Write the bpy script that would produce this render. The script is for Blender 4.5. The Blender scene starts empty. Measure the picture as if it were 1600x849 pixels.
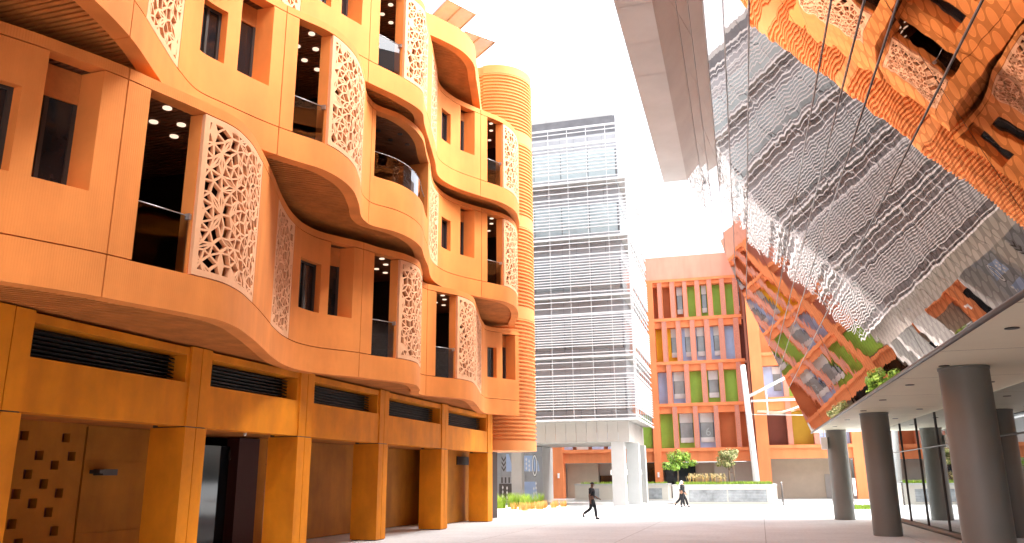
import bpy, math, random
from mathutils import Vector, Matrix
random.seed(7)
sc=bpy.context.scene; COL=sc.collection
R_=math.radians
# ------------------------------------------------------------ camera
F=1244.; PITCH=math.atan(323.5/F); YAW=R_(16.7); ROLL=R_(0.48); CH=1.95
fw=Vector((-math.sin(YAW)*math.cos(PITCH), math.cos(YAW)*math.cos(PITCH), math.sin(PITCH)))
r0=Vector((math.cos(YAW),math.sin(YAW),0)); u0=r0.cross(fw)
cr=r0*math.cos(ROLL)-u0*math.sin(ROLL); cu=u0*math.cos(ROLL)+r0*math.sin(ROLL)
cam=bpy.data.cameras.new('camera'); co=bpy.data.objects.new('camera',cam); COL.objects.link(co)
m=Matrix.Identity(4)
for i in range(3): m[i][0]=cr[i]; m[i][1]=cu[i]; m[i][2]=-fw[i]
m[2][3]=CH; co.matrix_world=m
cam.sensor_width=36; cam.lens=F/1600*36; cam.clip_end=2000; cam.clip_start=.05
sc.camera=co
# ------------------------------------------------------------ light
SUN_EL,SUN_AZ=R_(58),R_(80)     # azimuth clockwise from +Y
sc.view_settings.view_transform='Standard'; sc.view_settings.look='None'; sc.view_settings.exposure=2.52; sc.view_settings.gamma=1
w=bpy.data.worlds.new('World'); sc.world=w; w.use_nodes=True; nt=w.node_tree
bg=nt.nodes['Background']; sky=nt.nodes.new('ShaderNodeTexSky'); sky.sky_type='NISHITA'; sky.sun_disc=False
sky.sun_elevation=SUN_EL; sky.sun_rotation=SUN_AZ; sky.dust_density=6; sky.air_density=1.2; sky.ozone_density=1
hs=nt.nodes.new('ShaderNodeHueSaturation'); hs.inputs['Saturation'].default_value=.34
nt.links.new(sky.outputs[0],hs.inputs['Color']); nt.links.new(hs.outputs[0],bg.inputs['Color']); bg.inputs['Strength'].default_value=.15
sl=bpy.data.lights.new('sun','SUN'); sl.energy=.5; sl.angle=R_(45); sl.color=(1,.97,.93)
so=bpy.data.objects.new('sun',sl); COL.objects.link(so)
sd=Vector((math.sin(SUN_AZ)*math.cos(SUN_EL),math.cos(SUN_AZ)*math.cos(SUN_EL),math.sin(SUN_EL)))
so.rotation_euler=sd.to_track_quat('Z','Y').to_euler(); so.location=(0,-20,60)
sc.cycles.max_bounces=10; sc.cycles.diffuse_bounces=5; sc.cycles.glossy_bounces=5; sc.cycles.transparent_max_bounces=12
sc.cycles.caustics_reflective=True; sc.cycles.caustics_refractive=False
# ------------------------------------------------------------ materials
def mat(name,col,rough=.7,metal=0,var=.12,vscale=1.2,bump=0,bscale=30,spec=.3,col2=None,streak=0,emis=None,wave=None,coord='Object',stain=0):
    M=bpy.data.materials.new(name); M.use_nodes=True; n=M.node_tree.nodes; l=M.node_tree.links
    b=n['Principled BSDF']; b.inputs['Roughness'].default_value=rough; b.inputs['Metallic'].default_value=metal
    b.inputs['Specular IOR Level'].default_value=spec
    tc=n.new('ShaderNodeTexCoord'); no=n.new('ShaderNodeTexNoise'); no.inputs['Scale'].default_value=vscale; no.inputs['Detail'].default_value=6; no.inputs['Roughness'].default_value=.62
    mp=n.new('ShaderNodeMapping'); l.new(tc.outputs[coord],mp.inputs[0]); l.new(mp.outputs[0],no.inputs['Vector'])
    if streak: mp.inputs['Scale'].default_value=(1,1,streak)
    cr_=n.new('ShaderNodeValToRGB'); e=cr_.color_ramp.elements
    c2=col2 or tuple(c*(1-var*2) for c in col)
    e[0].position=.3; e[0].color=(*c2,1); e[1].position=.68; e[1].color=(*[min(1,c*(1+var*.5)) for c in col],1)
    l.new(no.outputs['Fac'],cr_.inputs[0]); l.new(cr_.outputs[0],b.inputs['Base Color'])
    if stain:
        m3=n.new('ShaderNodeMapping'); m3.inputs['Scale'].default_value=(.9,.9,.16); l.new(tc.outputs[coord],m3.inputs[0])
        n3=n.new('ShaderNodeTexNoise'); n3.inputs['Scale'].default_value=1.6; n3.inputs['Detail'].default_value=3; n3.inputs['Roughness'].default_value=.5; l.new(m3.outputs[0],n3.inputs['Vector'])
        r3=n.new('ShaderNodeValToRGB'); r3.color_ramp.elements[0].position=.30; r3.color_ramp.elements[0].color=(1-stain,1-stain*1.25,1-stain*1.4,1); r3.color_ramp.elements[1].position=.56; r3.color_ramp.elements[1].color=(1,1,1,1); l.new(n3.outputs['Fac'],r3.inputs[0])
        x3=n.new('ShaderNodeMixRGB'); x3.blend_type='MULTIPLY'; x3.inputs[0].default_value=1; l.new(cr_.outputs[0],x3.inputs[1]); l.new(r3.outputs[0],x3.inputs[2]); l.new(x3.outputs[0],b.inputs['Base Color'])
    h=None
    if bump:
        n2=n.new('ShaderNodeTexNoise'); n2.inputs['Scale'].default_value=bscale; n2.inputs['Detail'].default_value=4
        l.new(tc.outputs[coord],n2.inputs['Vector']); bp=n.new('ShaderNodeBump'); bp.inputs['Strength'].default_value=.5; bp.inputs['Distance'].default_value=bump
        l.new(n2.outputs['Fac'],bp.inputs['Height']); l.new(bp.outputs[0],b.inputs['Normal']); h=bp
    if wave:
        wv=n.new('ShaderNodeTexWave'); wv.bands_direction=wave[0]; wv.inputs['Scale'].default_value=wave[1]; wv.inputs['Distortion'].default_value=0
        l.new(tc.outputs[coord],wv.inputs['Vector']); b2=n.new('ShaderNodeBump'); b2.inputs['Strength'].default_value=1; b2.inputs['Distance'].default_value=wave[2]
        l.new(wv.outputs['Fac'],b2.inputs['Height'])
        if h: l.new(h.outputs[0],b2.inputs['Normal'])
        l.new(b2.outputs[0],b.inputs['Normal'])
    if emis: b.inputs['Emission Color'].default_value=(*emis[0],1); b.inputs['Emission Strength'].default_value=emis[1]
    return M
OR=(.81,.275,.062)
M={}
M['orange']=mat('orange_grc',OR,.75,stain=0.1,var=.10,vscale=.55,bump=.002,bscale=60,streak=.8)
M['orange_rib']=mat('orange_ribbed',OR,.75,stain=0.14,var=.08,vscale=.55,bump=.002,bscale=60,wave=('Y',8.5,.0016))
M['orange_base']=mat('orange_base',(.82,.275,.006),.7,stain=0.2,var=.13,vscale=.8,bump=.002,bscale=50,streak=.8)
M['arcade']=mat('arcade_shaded_orange',(.46,.175,.010),.7,var=.16,vscale=.7,bump=.002,bscale=40,stain=.2)  # darker than the column orange: arcade shade is put into the colour
M['orange_drum']=mat('orange_drum',(.74,.28,.085),.7,var=.08,vscale=.6)
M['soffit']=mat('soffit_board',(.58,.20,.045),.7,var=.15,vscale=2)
M['ceiling']=mat('ceiling_board_shaded',(.20,.075,.03),.7,var=.15,vscale=2)  # darkened soffit board, the shade of the balcony rooms painted in
M['screen']=mat('screen_grc',(.86,.46,.25),.75,var=.06,vscale=2,bump=.001,bscale=80)
M['dark']=mat('painted_room_shade',(.030,.014,.010),.6,var=.2)  # near-black colour stands for the shade in open rooms and recesses
M['frame']=mat('dark_frame',(.045,.035,.03),.4,var=.1)
M['louvre']=mat('black_louvre',(.018,.016,.016),.45,var=.2,vscale=4)
def glass(name,tint,refl,tr=.4,rough=.01,bump=0,bsc=1.2):
    G=bpy.data.materials.new(name); G.use_nodes=True; n=G.node_tree.nodes; l=G.node_tree.links; n.clear()
    o=n.new('ShaderNodeOutputMaterial'); g=n.new('ShaderNodeBsdfGlossy'); g.inputs['Roughness'].default_value=rough; g.inputs['Color'].default_value=(.95,.97,1,1)
    t=n.new('ShaderNodeBsdfTransparent'); t.inputs['Color'].default_value=(*[c*tr for c in tint],1)
    mx=n.new('ShaderNodeMixShader'); fr=n.new('ShaderNodeLayerWeight'); fr.inputs['Blend'].default_value=refl
    l.new(fr.outputs['Fresnel'],mx.inputs[0]); l.new(t.outputs[0],mx.inputs[1]); l.new(g.outputs[0],mx.inputs[2]); l.new(mx.outputs[0],o.inputs[0])
    if bump:
        tc=n.new('ShaderNodeTexCoord'); no=n.new('ShaderNodeTexNoise'); no.inputs['Scale'].default_value=bsc; bp=n.new('ShaderNodeBump'); bp.inputs['Distance'].default_value=bump; bp.inputs['Strength'].default_value=1
        l.new(tc.outputs['Object'],no.inputs['Vector']); l.new(no.outputs['Fac'],bp.inputs['Height']); l.new(bp.outputs[0],g.inputs['Normal']); l.new(bp.outputs[0],fr.inputs['Normal'])
    return G
M['rail_glass']=glass('balustrade_glass',(.85,.95,1),.42,.55)
M['win_glass']=mat('window_glass',(.012,.014,.018),.06,var=.1,spec=.45)
M['fritless']=mat('dark_reflective_glass',(.30,.33,.34),.02,metal=1,var=.03)
M['white']=mat('white_paint',(.62,.63,.62),.45,var=.04)
M['lou_white']=mat('white_aluminium',(.60,.61,.62),.4,var=.05,vscale=.3)
M['tower_panel']=mat('tower_panel',(.36,.37,.39),.45,var=.10,vscale=.35,spec=.5)
M['tower_dark']=mat('tower_gap',(.15,.15,.16),.5)
M['tower_glass']=mat('tower_glass',(.30,.33,.34),.08,var=.2,vscale=.5,spec=.8)
M['tower_glass_pale']=mat('tower_glass_pale',(.42,.50,.52),.12,var=.1,vscale=.5,spec=.8)
M['tower_base']=mat('tower_base_panel',(.36,.345,.325),.5,var=.06,vscale=.5)
M['conc']=mat('pale_concrete',(.40,.405,.40),.7,var=.05,vscale=.7)
M['col_grey']=mat('column_grey',(.20,.20,.185),.42,stain=0.1,var=.06,vscale=.6,spec=.4)
M['soffit_w']=mat('soffit_cream',(.90,.86,.68),.6,var=.04,vscale=.4)
M['eave_grey']=mat('eave_grey',(.46,.46,.46),.5,var=.06,vscale=.5)
M['eave_bronze']=mat('eave_bronze',(.30,.19,.15),.35,metal=.5,var=.1,vscale=.3)
M['steel']=mat('steel',(.45,.45,.46),.3,metal=.8,var=.05)
M['metal_dark']=mat('metal_dark',(.09,.08,.075),.4,metal=.5)
M['f_orange']=mat('frame_orange',(.80,.26,.10),.7,stain=0.12,var=.06,vscale=.5)
M['f_pink']=mat('pink_render',(.74,.34,.24),.7,stain=0.1,var=.05,vscale=.4)
M['fin']=mat('perforated_fin',(.60,.25,.18),.6,var=.12,vscale=14)
M['green']=mat('green_panel',(.30,.50,.07),.6,var=.06)
M['blue']=mat('blue_panel',(.42,.54,.78),.6,var=.06)
M['yellow']=mat('yellow_panel',(.85,.46,.02),.6,var=.05)
M['ochre']=mat('ochre_panel',(.42,.25,.02),.6,var=.05)
M['rust']=mat('rust_panel',(.50,.14,.045),.6,var=.06)
M['maroon']=mat('maroon_panel',(.05,.012,.010),.6,var=.06)
M['brown']=mat('brown_panel',(.16,.045,.03),.6,var=.06)
M['beige']=mat('beige_wall',(.50,.43,.34),.8,var=.05,wave=('Z',4,.01))
M['cream']=mat('cream_wall',(.50,.475,.42),.8,var=.04)
M['vent']=mat('vent_louvre',(.30,.32,.33),.5,var=.25,vscale=1.5,wave=('Z',3,.02))
M['green_pv']=mat('panel_back',(.55,.66,.76),.5,var=.05,vscale=3)
M['bark']=mat('bark',(.20,.14,.09),.9,var=.2,vscale=8)
def leafm(name,c1,c2):
    L=mat(name,c1,.55,var=.2,vscale=3,col2=c2,spec=.3); L.node_tree.nodes['Principled BSDF'].inputs['Subsurface Weight'].default_value=0; return L
M['leaf']=leafm('leaf_green',(.16,.30,.03),(.07,.16,.015))
M['leaf2']=leafm('leaf_variegated',(.20,.24,.07),(.09,.12,.03))
M['leaf3']=leafm('leaf_pale',(.50,.42,.24),(.30,.28,.10))
M['grass']=leafm('grass_green',(.28,.40,.05),(.14,.24,.02))
M['straw']=leafm('straw',(.62,.42,.14),(.45,.22,.06))
M['lamp']=mat('lamp_lens',(.9,.8,.7),.4,emis=((1,.75,.55),.22))
M['black']=mat('black_cloth',(.018,.018,.022),.85,var=.2,vscale=8)
M['skin_d']=mat('skin_dark',(.14,.07,.045),.6,var=.05)
M['skin_m']=mat('skin_tan',(.35,.19,.12),.6,var=.05)
M['cloth_w']=mat('white_cloth',(.85,.85,.84),.8,var=.03)
# --- paving
def ground_mat():
    G=bpy.data.materials.new('plaza_concrete'); G.use_nodes=True; n=G.node_tree.nodes; l=G.node_tree.links; b=n['Principled BSDF']; b.inputs['Roughness'].default_value=.75
    tc=n.new('ShaderNodeTexCoord')
    a=n.new('ShaderNodeTexNoise'); a.inputs['Scale'].default_value=.22; a.inputs['Detail'].default_value=8; a.inputs['Roughness'].default_value=.65
    c=n.new('ShaderNodeTexNoise'); c.inputs['Scale'].default_value=9; c.inputs['Detail'].default_value=5
    l.new(tc.outputs['Object'],a.inputs['Vector']); l.new(tc.outputs['Object'],c.inputs['Vector'])
    r=n.new('ShaderNodeValToRGB'); r.color_ramp.elements[0].position=.32; r.color_ramp.elements[0].color=(.58,.59,.585,1); r.color_ramp.elements[1].position=.66; r.color_ramp.elements[1].color=(.76,.78,.78,1)
    l.new(a.outputs['Fac'],r.inputs[0])
    r2=n.new('ShaderNodeValToRGB'); r2.color_ramp.elements[0].position=.3; r2.color_ramp.elements[0].color=(.86,.86,.86,1); r2.color_ramp.elements[1].position=.6; r2.color_ramp.elements[1].color=(1,1,1,1)
    l.new(c.outputs['Fac'],r2.inputs[0])
    mx=n.new('ShaderNodeMixRGB'); mx.blend_type='MULTIPLY'; mx.inputs[0].default_value=1; l.new(r.outputs[0],mx.inputs[1]); l.new(r2.outputs[0],mx.inputs[2])
    br=n.new('ShaderNodeTexBrick'); br.offset=0; br.inputs['Scale'].default_value=1; br.inputs['Brick Width'].default_value=4.5; br.inputs['Row Height'].default_value=4.5; br.inputs['Mortar Size'].default_value=.012
    br.inputs['Color1'].default_value=(1,1,1,1); br.inputs['Color2'].default_value=(.93,.93,.93,1); br.inputs['Mortar'].default_value=(.45,.43,.40,1)
    l.new(tc.outputs['Object'],br.inputs['Vector'])
    m2=n.new('ShaderNodeMixRGB'); m2.blend_type='MULTIPLY'; m2.inputs[0].default_value=1; l.new(mx.outputs[0],m2.inputs[1]); l.new(br.outputs[0],m2.inputs[2]); l.new(m2.outputs[0],b.inputs['Base Color'])
    bp=n.new('ShaderNodeBump'); bp.inputs['Distance'].default_value=.004; l.new(c.outputs['Fac'],bp.inputs['Height']); l.new(bp.outputs[0],b.inputs['Normal'])
    return G
M['ground']=ground_mat()
# --- mirrored glazing: tinted metal-coated glass with slight waviness and an oval frit on the near, lower panes
def mirror_mat():
    G=bpy.data.materials.new('mirrored_glass'); G.use_nodes=True; n=G.node_tree.nodes; l=G.node_tree.links; b=n['Principled BSDF']
    b.inputs['Metallic'].default_value=1; b.inputs['Roughness'].default_value=.012; b.inputs['Specular Tint'].default_value=(.97,.93,.91,1)
    tc=n.new('ShaderNodeTexCoord')
    mp=n.new('ShaderNodeMapping'); mp.inputs['Scale'].default_value=(1,.8,1.1); l.new(tc.outputs['Object'],mp.inputs[0])
    a=n.new('ShaderNodeTexNoise'); a.inputs['Scale'].default_value=1.1; a.inputs['Detail'].default_value=1.5; l.new(mp.outputs[0],a.inputs['Vector'])
    bp=n.new('ShaderNodeBump'); bp.inputs['Distance'].default_value=.0035; bp.inputs['Strength'].default_value=1; l.new(a.outputs['Fac'],bp.inputs['Height']); l.new(bp.outputs[0],b.inputs['Normal'])
    # ovals: hexagonal lattice in (y, z)
    sx=n.new('ShaderNodeSeparateXYZ'); l.new(tc.outputs['Object'],sx.inputs[0])
    def mth(op,a_,b_=None,c_=None):
        q=n.new('ShaderNodeMath'); q.operation=op
        for i,v in enumerate((a_,b_,c_)):
            if v is None: continue
            if isinstance(v,(int,float)): q.inputs[i].default_value=v
            else: l.new(v,q.inputs[i])
        return q.outputs[0]
    PY,PZ=.30,.36
    u=mth('DIVIDE',sx.outputs['Y'],PY); v=mth('DIVIDE',sx.outputs['Z'],PZ)
    def cell(uo,vo):
        uu=mth('SUBTRACT',mth('FRACT',mth('ADD',u,uo)),.5); vv=mth('SUBTRACT',mth('FRACT',mth('ADD',v,vo)),.5)
        return mth('SQRT',mth('ADD',mth('MULTIPLY',mth('MULTIPLY',uu,uu),3.6),mth('MULTIPLY',mth('MULTIPLY',vv,vv),2.6)))
    d=mth('MINIMUM',cell(0,0),cell(.5,.5))
    gap=mth('SMOOTH_MIN',mth('MULTIPLY',mth('SUBTRACT',d,.50),40),1,.1); gap=mth('MAXIMUM',gap,0)
    ring=mth('SUBTRACT',1,mth('MULTIPLY',mth('ABSOLUTE',mth('SUBTRACT',d,.475)),40)); ring=mth('MAXIMUM',ring,0)
    fade=n.new('ShaderNodeMapRange'); fade.inputs['From Min'].default_value=26; fade.inputs['From Max'].default_value=14; l.new(sx.outputs['Y'],fade.inputs['Value'])
    zf=n.new('ShaderNodeMapRange'); zf.inputs['From Min'].default_value=9.0; zf.inputs['From Max'].default_value=7.6; l.new(sx.outputs['Z'],zf.inputs['Value'])
    fd=mth('MULTIPLY',fade.outputs[0],zf.outputs[0])
    c1=n.new('ShaderNodeMixRGB'); c1.inputs[1].default_value=(.52,.43,.39,1); c1.inputs[2].default_value=(.20,.155,.13,1); l.new(mth('MULTIPLY',gap,mth('MULTIPLY',fd,.6)),c1.inputs[0])
    c2=n.new('ShaderNodeMixRGB'); c2.inputs[2].default_value=(.95,.85,.72,1); l.new(c1.outputs[0],c2.inputs[1]); l.new(mth('MULTIPLY',ring,mth('MULTIPLY',fd,.35)),c2.inputs[0])
    l.new(c2.outputs[0],b.inputs['Base Color'])
    return G
M['mirror']=mirror_mat()
# ------------------------------------------------------------ mesh builder
class MB:
    def __init__(s,fr=None): s.v=[];s.f=[];s.m=[];s.sm=[];s.fr=fr
    def P(s,p):
        s.v.append(tuple(s.fr(*p)) if s.fr else tuple(p)); return len(s.v)-1
    def poly(s,pts,mi=0,sm=False): s.f.append([s.P(p) for p in pts]); s.m.append(mi); s.sm.append(sm)
    def box(s,x0,x1,y0,y1,z0,z1,mi=0):
        i=[s.P(p) for p in ((x0,y0,z0),(x1,y0,z0),(x1,y1,z0),(x0,y1,z0),(x0,y0,z1),(x1,y0,z1),(x1,y1,z1),(x0,y1,z1))]
        for q in ((0,3,2,1),(4,5,6,7),(0,1,5,4),(1,2,6,5),(2,3,7,6),(3,0,4,7)): s.f.append([i[k] for k in q]); s.m.append(mi); s.sm.append(False)
    def prism(s,poly,z0,z1,mi=0,smooth=False):
        n=len(poly)
        s.poly([(x,y,z1) for x,y in poly],mi); s.poly([(x,y,z0) for x,y in reversed(poly)],mi)
        b=[s.P((x,y,z0)) for x,y in poly]; t=[s.P((x,y,z1)) for x,y in poly]
        for k in range(n): s.f.append([b[k],b[(k+1)%n],t[(k+1)%n],t[k]]); s.m.append(mi); s.sm.append(smooth)
    def tube(s,a,b,r0,r1=None,n=10,mi=0,caps=True):
        r1=r0 if r1 is None else r1; a=Vector(a); b=Vector(b); d=(b-a).normalized()
        x=d.cross(Vector((0,0,1)));  x=Vector((1,0,0)) if x.length<1e-4 else x.normalized(); y=d.cross(x)
        A=[s.P(a+(x*math.cos(t)+y*math.sin(t))*r0) for t in [2*math.pi*k/n for k in range(n)]]
        B=[s.P(b+(x*math.cos(t)+y*math.sin(t))*r1) for t in [2*math.pi*k/n for k in range(n)]]
        for k in range(n): s.f.append([A[k],A[(k+1)%n],B[(k+1)%n],B[k]]); s.m.append(mi); s.sm.append(True)
        if caps: s.f.append(A[::-1]); s.m.append(mi); s.sm.append(False); s.f.append(B); s.m.append(mi); s.sm.append(False)
    def build(s,name,mats,parent=None,recalc=True):
        if not isinstance(mats,(list,tuple)): mats=[mats]
        o3=Vector((0,0,0)); p=parent
        while p: o3+=p.location; p=p.parent
        me=bpy.data.meshes.new(name); me.from_pydata([(a-o3.x,b-o3.y,c-o3.z) for a,b,c in s.v],[],s.f)
        for q in mats: me.materials.append(M[q])
        me.polygons.foreach_set('material_index',s.m); me.polygons.foreach_set('use_smooth',s.sm)
        me.update()
        o=bpy.data.objects.new(name,me); COL.objects.link(o)
        if parent: o.parent=parent
        return o
def tag(o,label=None,cat=None,group=None,kind=None):
    if label: o['label']=label
    if cat: o['category']=cat
    if group: o['group']=group
    if kind: o['kind']=kind
    return o
def thing(name,loc,label,cat,group=None):
    o=bpy.data.objects.new(name,None); COL.objects.link(o); o.location=loc; o.empty_display_size=.3
    return tag(o,label,cat,group)
A_=R_(1.55)
def T(u,v,z): return (u*math.cos(A_)-v*math.sin(A_), u*math.sin(A_)+v*math.cos(A_), z)
# ------------------------------------------------------------ facade curves (x as a function of y, one per storey)
CP={1:[(-11,-10.2),(-10.2,-9.8),(-9,-9.65),(-7.5,-10.0),(-5,-11.5),(-3.4,-11.8),(-0.6,-10.9),(0.8,-9.9),(2,-9.65),(3,-9.8),(4.6,-10.6),(6.2,-11.55),(7.2,-11.55),(9.1,-10.65),(10.3,-10.15),(10.75,-10.03),(11.85,-9.72),(12.6,-9.58),(13.2,-9.68),(14.2,-10.05),(15.8,-10.75),(17.0,-11.3),(18.2,-11.75),(19.2,-11.95),(19.84,-11.9),(21.3,-11.2),(21.9,-11.0),(22.75,-10.58),(23.6,-10.42),(25,-10.8),(26.96,-11.4),(27.4,-11.2),(28.3,-10.7),(29.6,-10.55),(30.5,-10.75),(32,-11.15),(34.7,-11.85),(35.8,-12.0),(36.6,-11.6),(37.75,-11.0)],
2:[(-11,-10),(-9,-9.5),(-6,-9.6),(-4.5,-10.0),(-1.5,-11.0),(0.5,-10.4),(1.5,-9.8),(2.7,-9.6),(3.6,-9.9),(5.2,-10.5),(5.9,-10.2),(6.8,-9.6),(7.8,-9.35),(8.7,-9.44),(9.76,-9.7),(11,-10.2),(12.02,-10.6),(12.93,-10.80),(13.55,-10.64),(14.94,-10.2),(15.33,-10.02),(16.07,-9.65),(17.0,-9.54),(17.6,-9.62),(18.5,-9.92),(20.0,-10.5),(20.4,-10.52),(21.3,-10.1),(22.2,-9.95),(23,-10.02),(24.3,-10.42),(25.2,-10.68),(27.6,-11.4),(28.8,-11.4),(30.6,-10.65),(31.3,-10.2),(31.9,-9.9),(32.8,-9.78),(34,-9.95),(35.4,-10.35),(36.5,-10.8),(37.75,-11.2)],
3:[(-11,-10),(-9.5,-9.6),(-8,-9.7),(-5,-10.9),(-3,-11),(-1,-10.2),(0.5,-9.6),(2,-9.65),(5,-10.9),(6.5,-11),(8.4,-10.3),(9.6,-9.7),(10.8,-9.5),(12,-9.7),(13.5,-10.2),(15.2,-10.9),(16.5,-11.1),(19.05,-10.42),(19.5,-10.26),(20.78,-9.74),(21.85,-9.55),(22.6,-9.8),(24.2,-10.25),(25.7,-10.68),(27.4,-11.15),(28.4,-11.0),(29.8,-10.35),(31.0,-9.7),(31.9,-9.5),(33.5,-9.7),(35.5,-10.3),(37.75,-11)],
4:[(-11,-10),(-9.5,-9.6),(-8,-9.7),(-5,-10.9),(-3,-11),(-1,-10.2),(0.5,-9.6),(2,-9.65),(5,-10.9),(6.5,-11),(8.4,-10.3),(9.6,-9.7),(10.8,-9.5),(12,-9.7),(13.5,-10.5),(16,-9.7),(18,-9.6),(20,-10.6),(22.3,-11.1),(24,-10.4),(24.7,-10.0),(25.6,-9.6),(26.6,-9.5),(27.8,-9.8),(30,-10.4),(32,-11.0),(34.5,-11.3),(37.75,-11)]}
def mk(pts):
    n=len(pts); d=[(pts[i+1][1]-pts[i][1])/(pts[i+1][0]-pts[i][0]) for i in range(n-1)]; mm=[d[0]]
    for i in range(1,n-1):
        h0=pts[i][0]-pts[i-1][0]; h1=pts[i+1][0]-pts[i][0]; mm.append((d[i-1]*h1+d[i]*h0)/(h0+h1))
    mm.append(d[-1])
    def f(y):
        y=min(max(y,pts[0][0]),pts[-1][0]); i=0
        while i<n-2 and pts[i+1][0]<y: i+=1
        a,b=pts[i],pts[i+1]; h=b[0]-a[0]; t=(y-a[0])/h
        return (2*t**3-3*t*t+1)*a[1]+(t**3-2*t*t+t)*h*mm[i]+(-2*t**3+3*t*t)*b[1]+(t**3-t*t)*h*mm[i+1]
    return f
FC={k:mk(v) for k,v in CP.items()}
XB=-14.3
def slab(mb,L,y0,y1,z0,z1,depth=.9,out=0,mi=0):
    f=FC[L]; n=max(2,int((y1-y0)/.12)+1); ys=[y0+(y1-y0)*k/n for k in range(n+1)]
    fx=[f(y)+out for y in ys]; bx=[max(f(y)-depth,XB) for y in ys]
    a=[mb.P((x,y,z0)) for x,y in zip(fx,ys)]; b=[mb.P((x,y,z1)) for x,y in zip(fx,ys)]
    for k in range(n): mb.f.append([a[k],a[k+1],b[k+1],b[k]]); mb.m.append(mi); mb.sm.append(True)
    for k in range(n):
        mb.poly([(fx[k],ys[k],z1),(fx[k+1],ys[k+1],z1),(bx[k+1],ys[k+1],z1),(bx[k],ys[k],z1)],mi)
        mb.poly([(fx[k],ys[k],z0),(bx[k],ys[k],z0),(bx[k+1],ys[k+1],z0),(fx[k+1],ys[k+1],z0)],mi)
        mb.poly([(bx[k],ys[k],z0),(bx[k],ys[k],z1),(bx[k+1],ys[k+1],z1),(bx[k+1],ys[k+1],z0)],mi)
    for y in (0,n):
        mb.poly([(fx[y],ys[y],z0),(fx[y],ys[y],z1),(bx[y],ys[y],z1),(bx[y],ys[y],z0)],mi)
# ------------------------------------------------------------ girih-like lattice (Penrose rhombs, some split)
def penrose():
    phi=(1+5**.5)/2; tri=[]
    for i in range(10):
        b=complex(math.cos((2*i-1)*math.pi/10),math.sin((2*i-1)*math.pi/10))*10; c=complex(math.cos((2*i+1)*math.pi/10),math.sin((2*i+1)*math.pi/10))*10
        if i%2==0: b,c=c,b
        tri.append((0,0j,b,c))
    for _ in range(7):
        r=[]
        for t,a,b,c in tri:
            if t==0:
                p=a+(b-a)/phi; r+=[(0,c,p,b),(1,p,c,a)]
            else:
                q=b+(a-b)/phi; s_=b+(c-b)/phi; r+=[(1,s_,c,a),(1,q,s_,b),(0,s_,q,a)]
        tri=r
    return tri
PEN=penrose()
def clip(poly,ax,lim,sgn):
    out=[]
    for i in range(len(poly)):
        p,q=poly[i],poly[(i+1)%len(poly)]; dp=(p[ax]-lim)*sgn; dq=(q[ax]-lim)*sgn
        if dp>=0: out.append(p)
        if dp*dq<0:
            t=dp/(dp-dq); out.append((p[0]+(q[0]-p[0])*t,p[1]+(q[1]-p[1])*t))
    return out
def inset(poly,d):
    n=len(poly); ar=sum(poly[i][0]*poly[(i+1)%n][1]-poly[(i+1)%n][0]*poly[i][1] for i in range(n))/2
    if ar<0: poly=poly[::-1]; ar=-ar
    if ar<.0015: return None,None
    L=[]
    for i in range(n):
        p,q=poly[i],poly[(i+1)%n]; ex,ey=q[0]-p[0],q[1]-p[1]; l=math.hypot(ex,ey)
        if l<1e-6: return None,None
        L.append((-ey/l,ex/l,(-ey*p[0]+ex*p[1])/l+d))
    r=[]
    for i in range(n):
        a,b=L[i-1],L[i]; D=a[0]*b[1]-a[1]*b[0]
        if abs(D)<1e-4: return None,None
        r.append(((a[2]*b[1]-a[1]*b[2])/D,(a[0]*b[2]-a[2]*b[0])/D))
    for x,y in r:
        for a in L:
            if a[0]*x+a[1]*y<a[2]-1e-5: return None,None
    return poly,r
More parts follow.
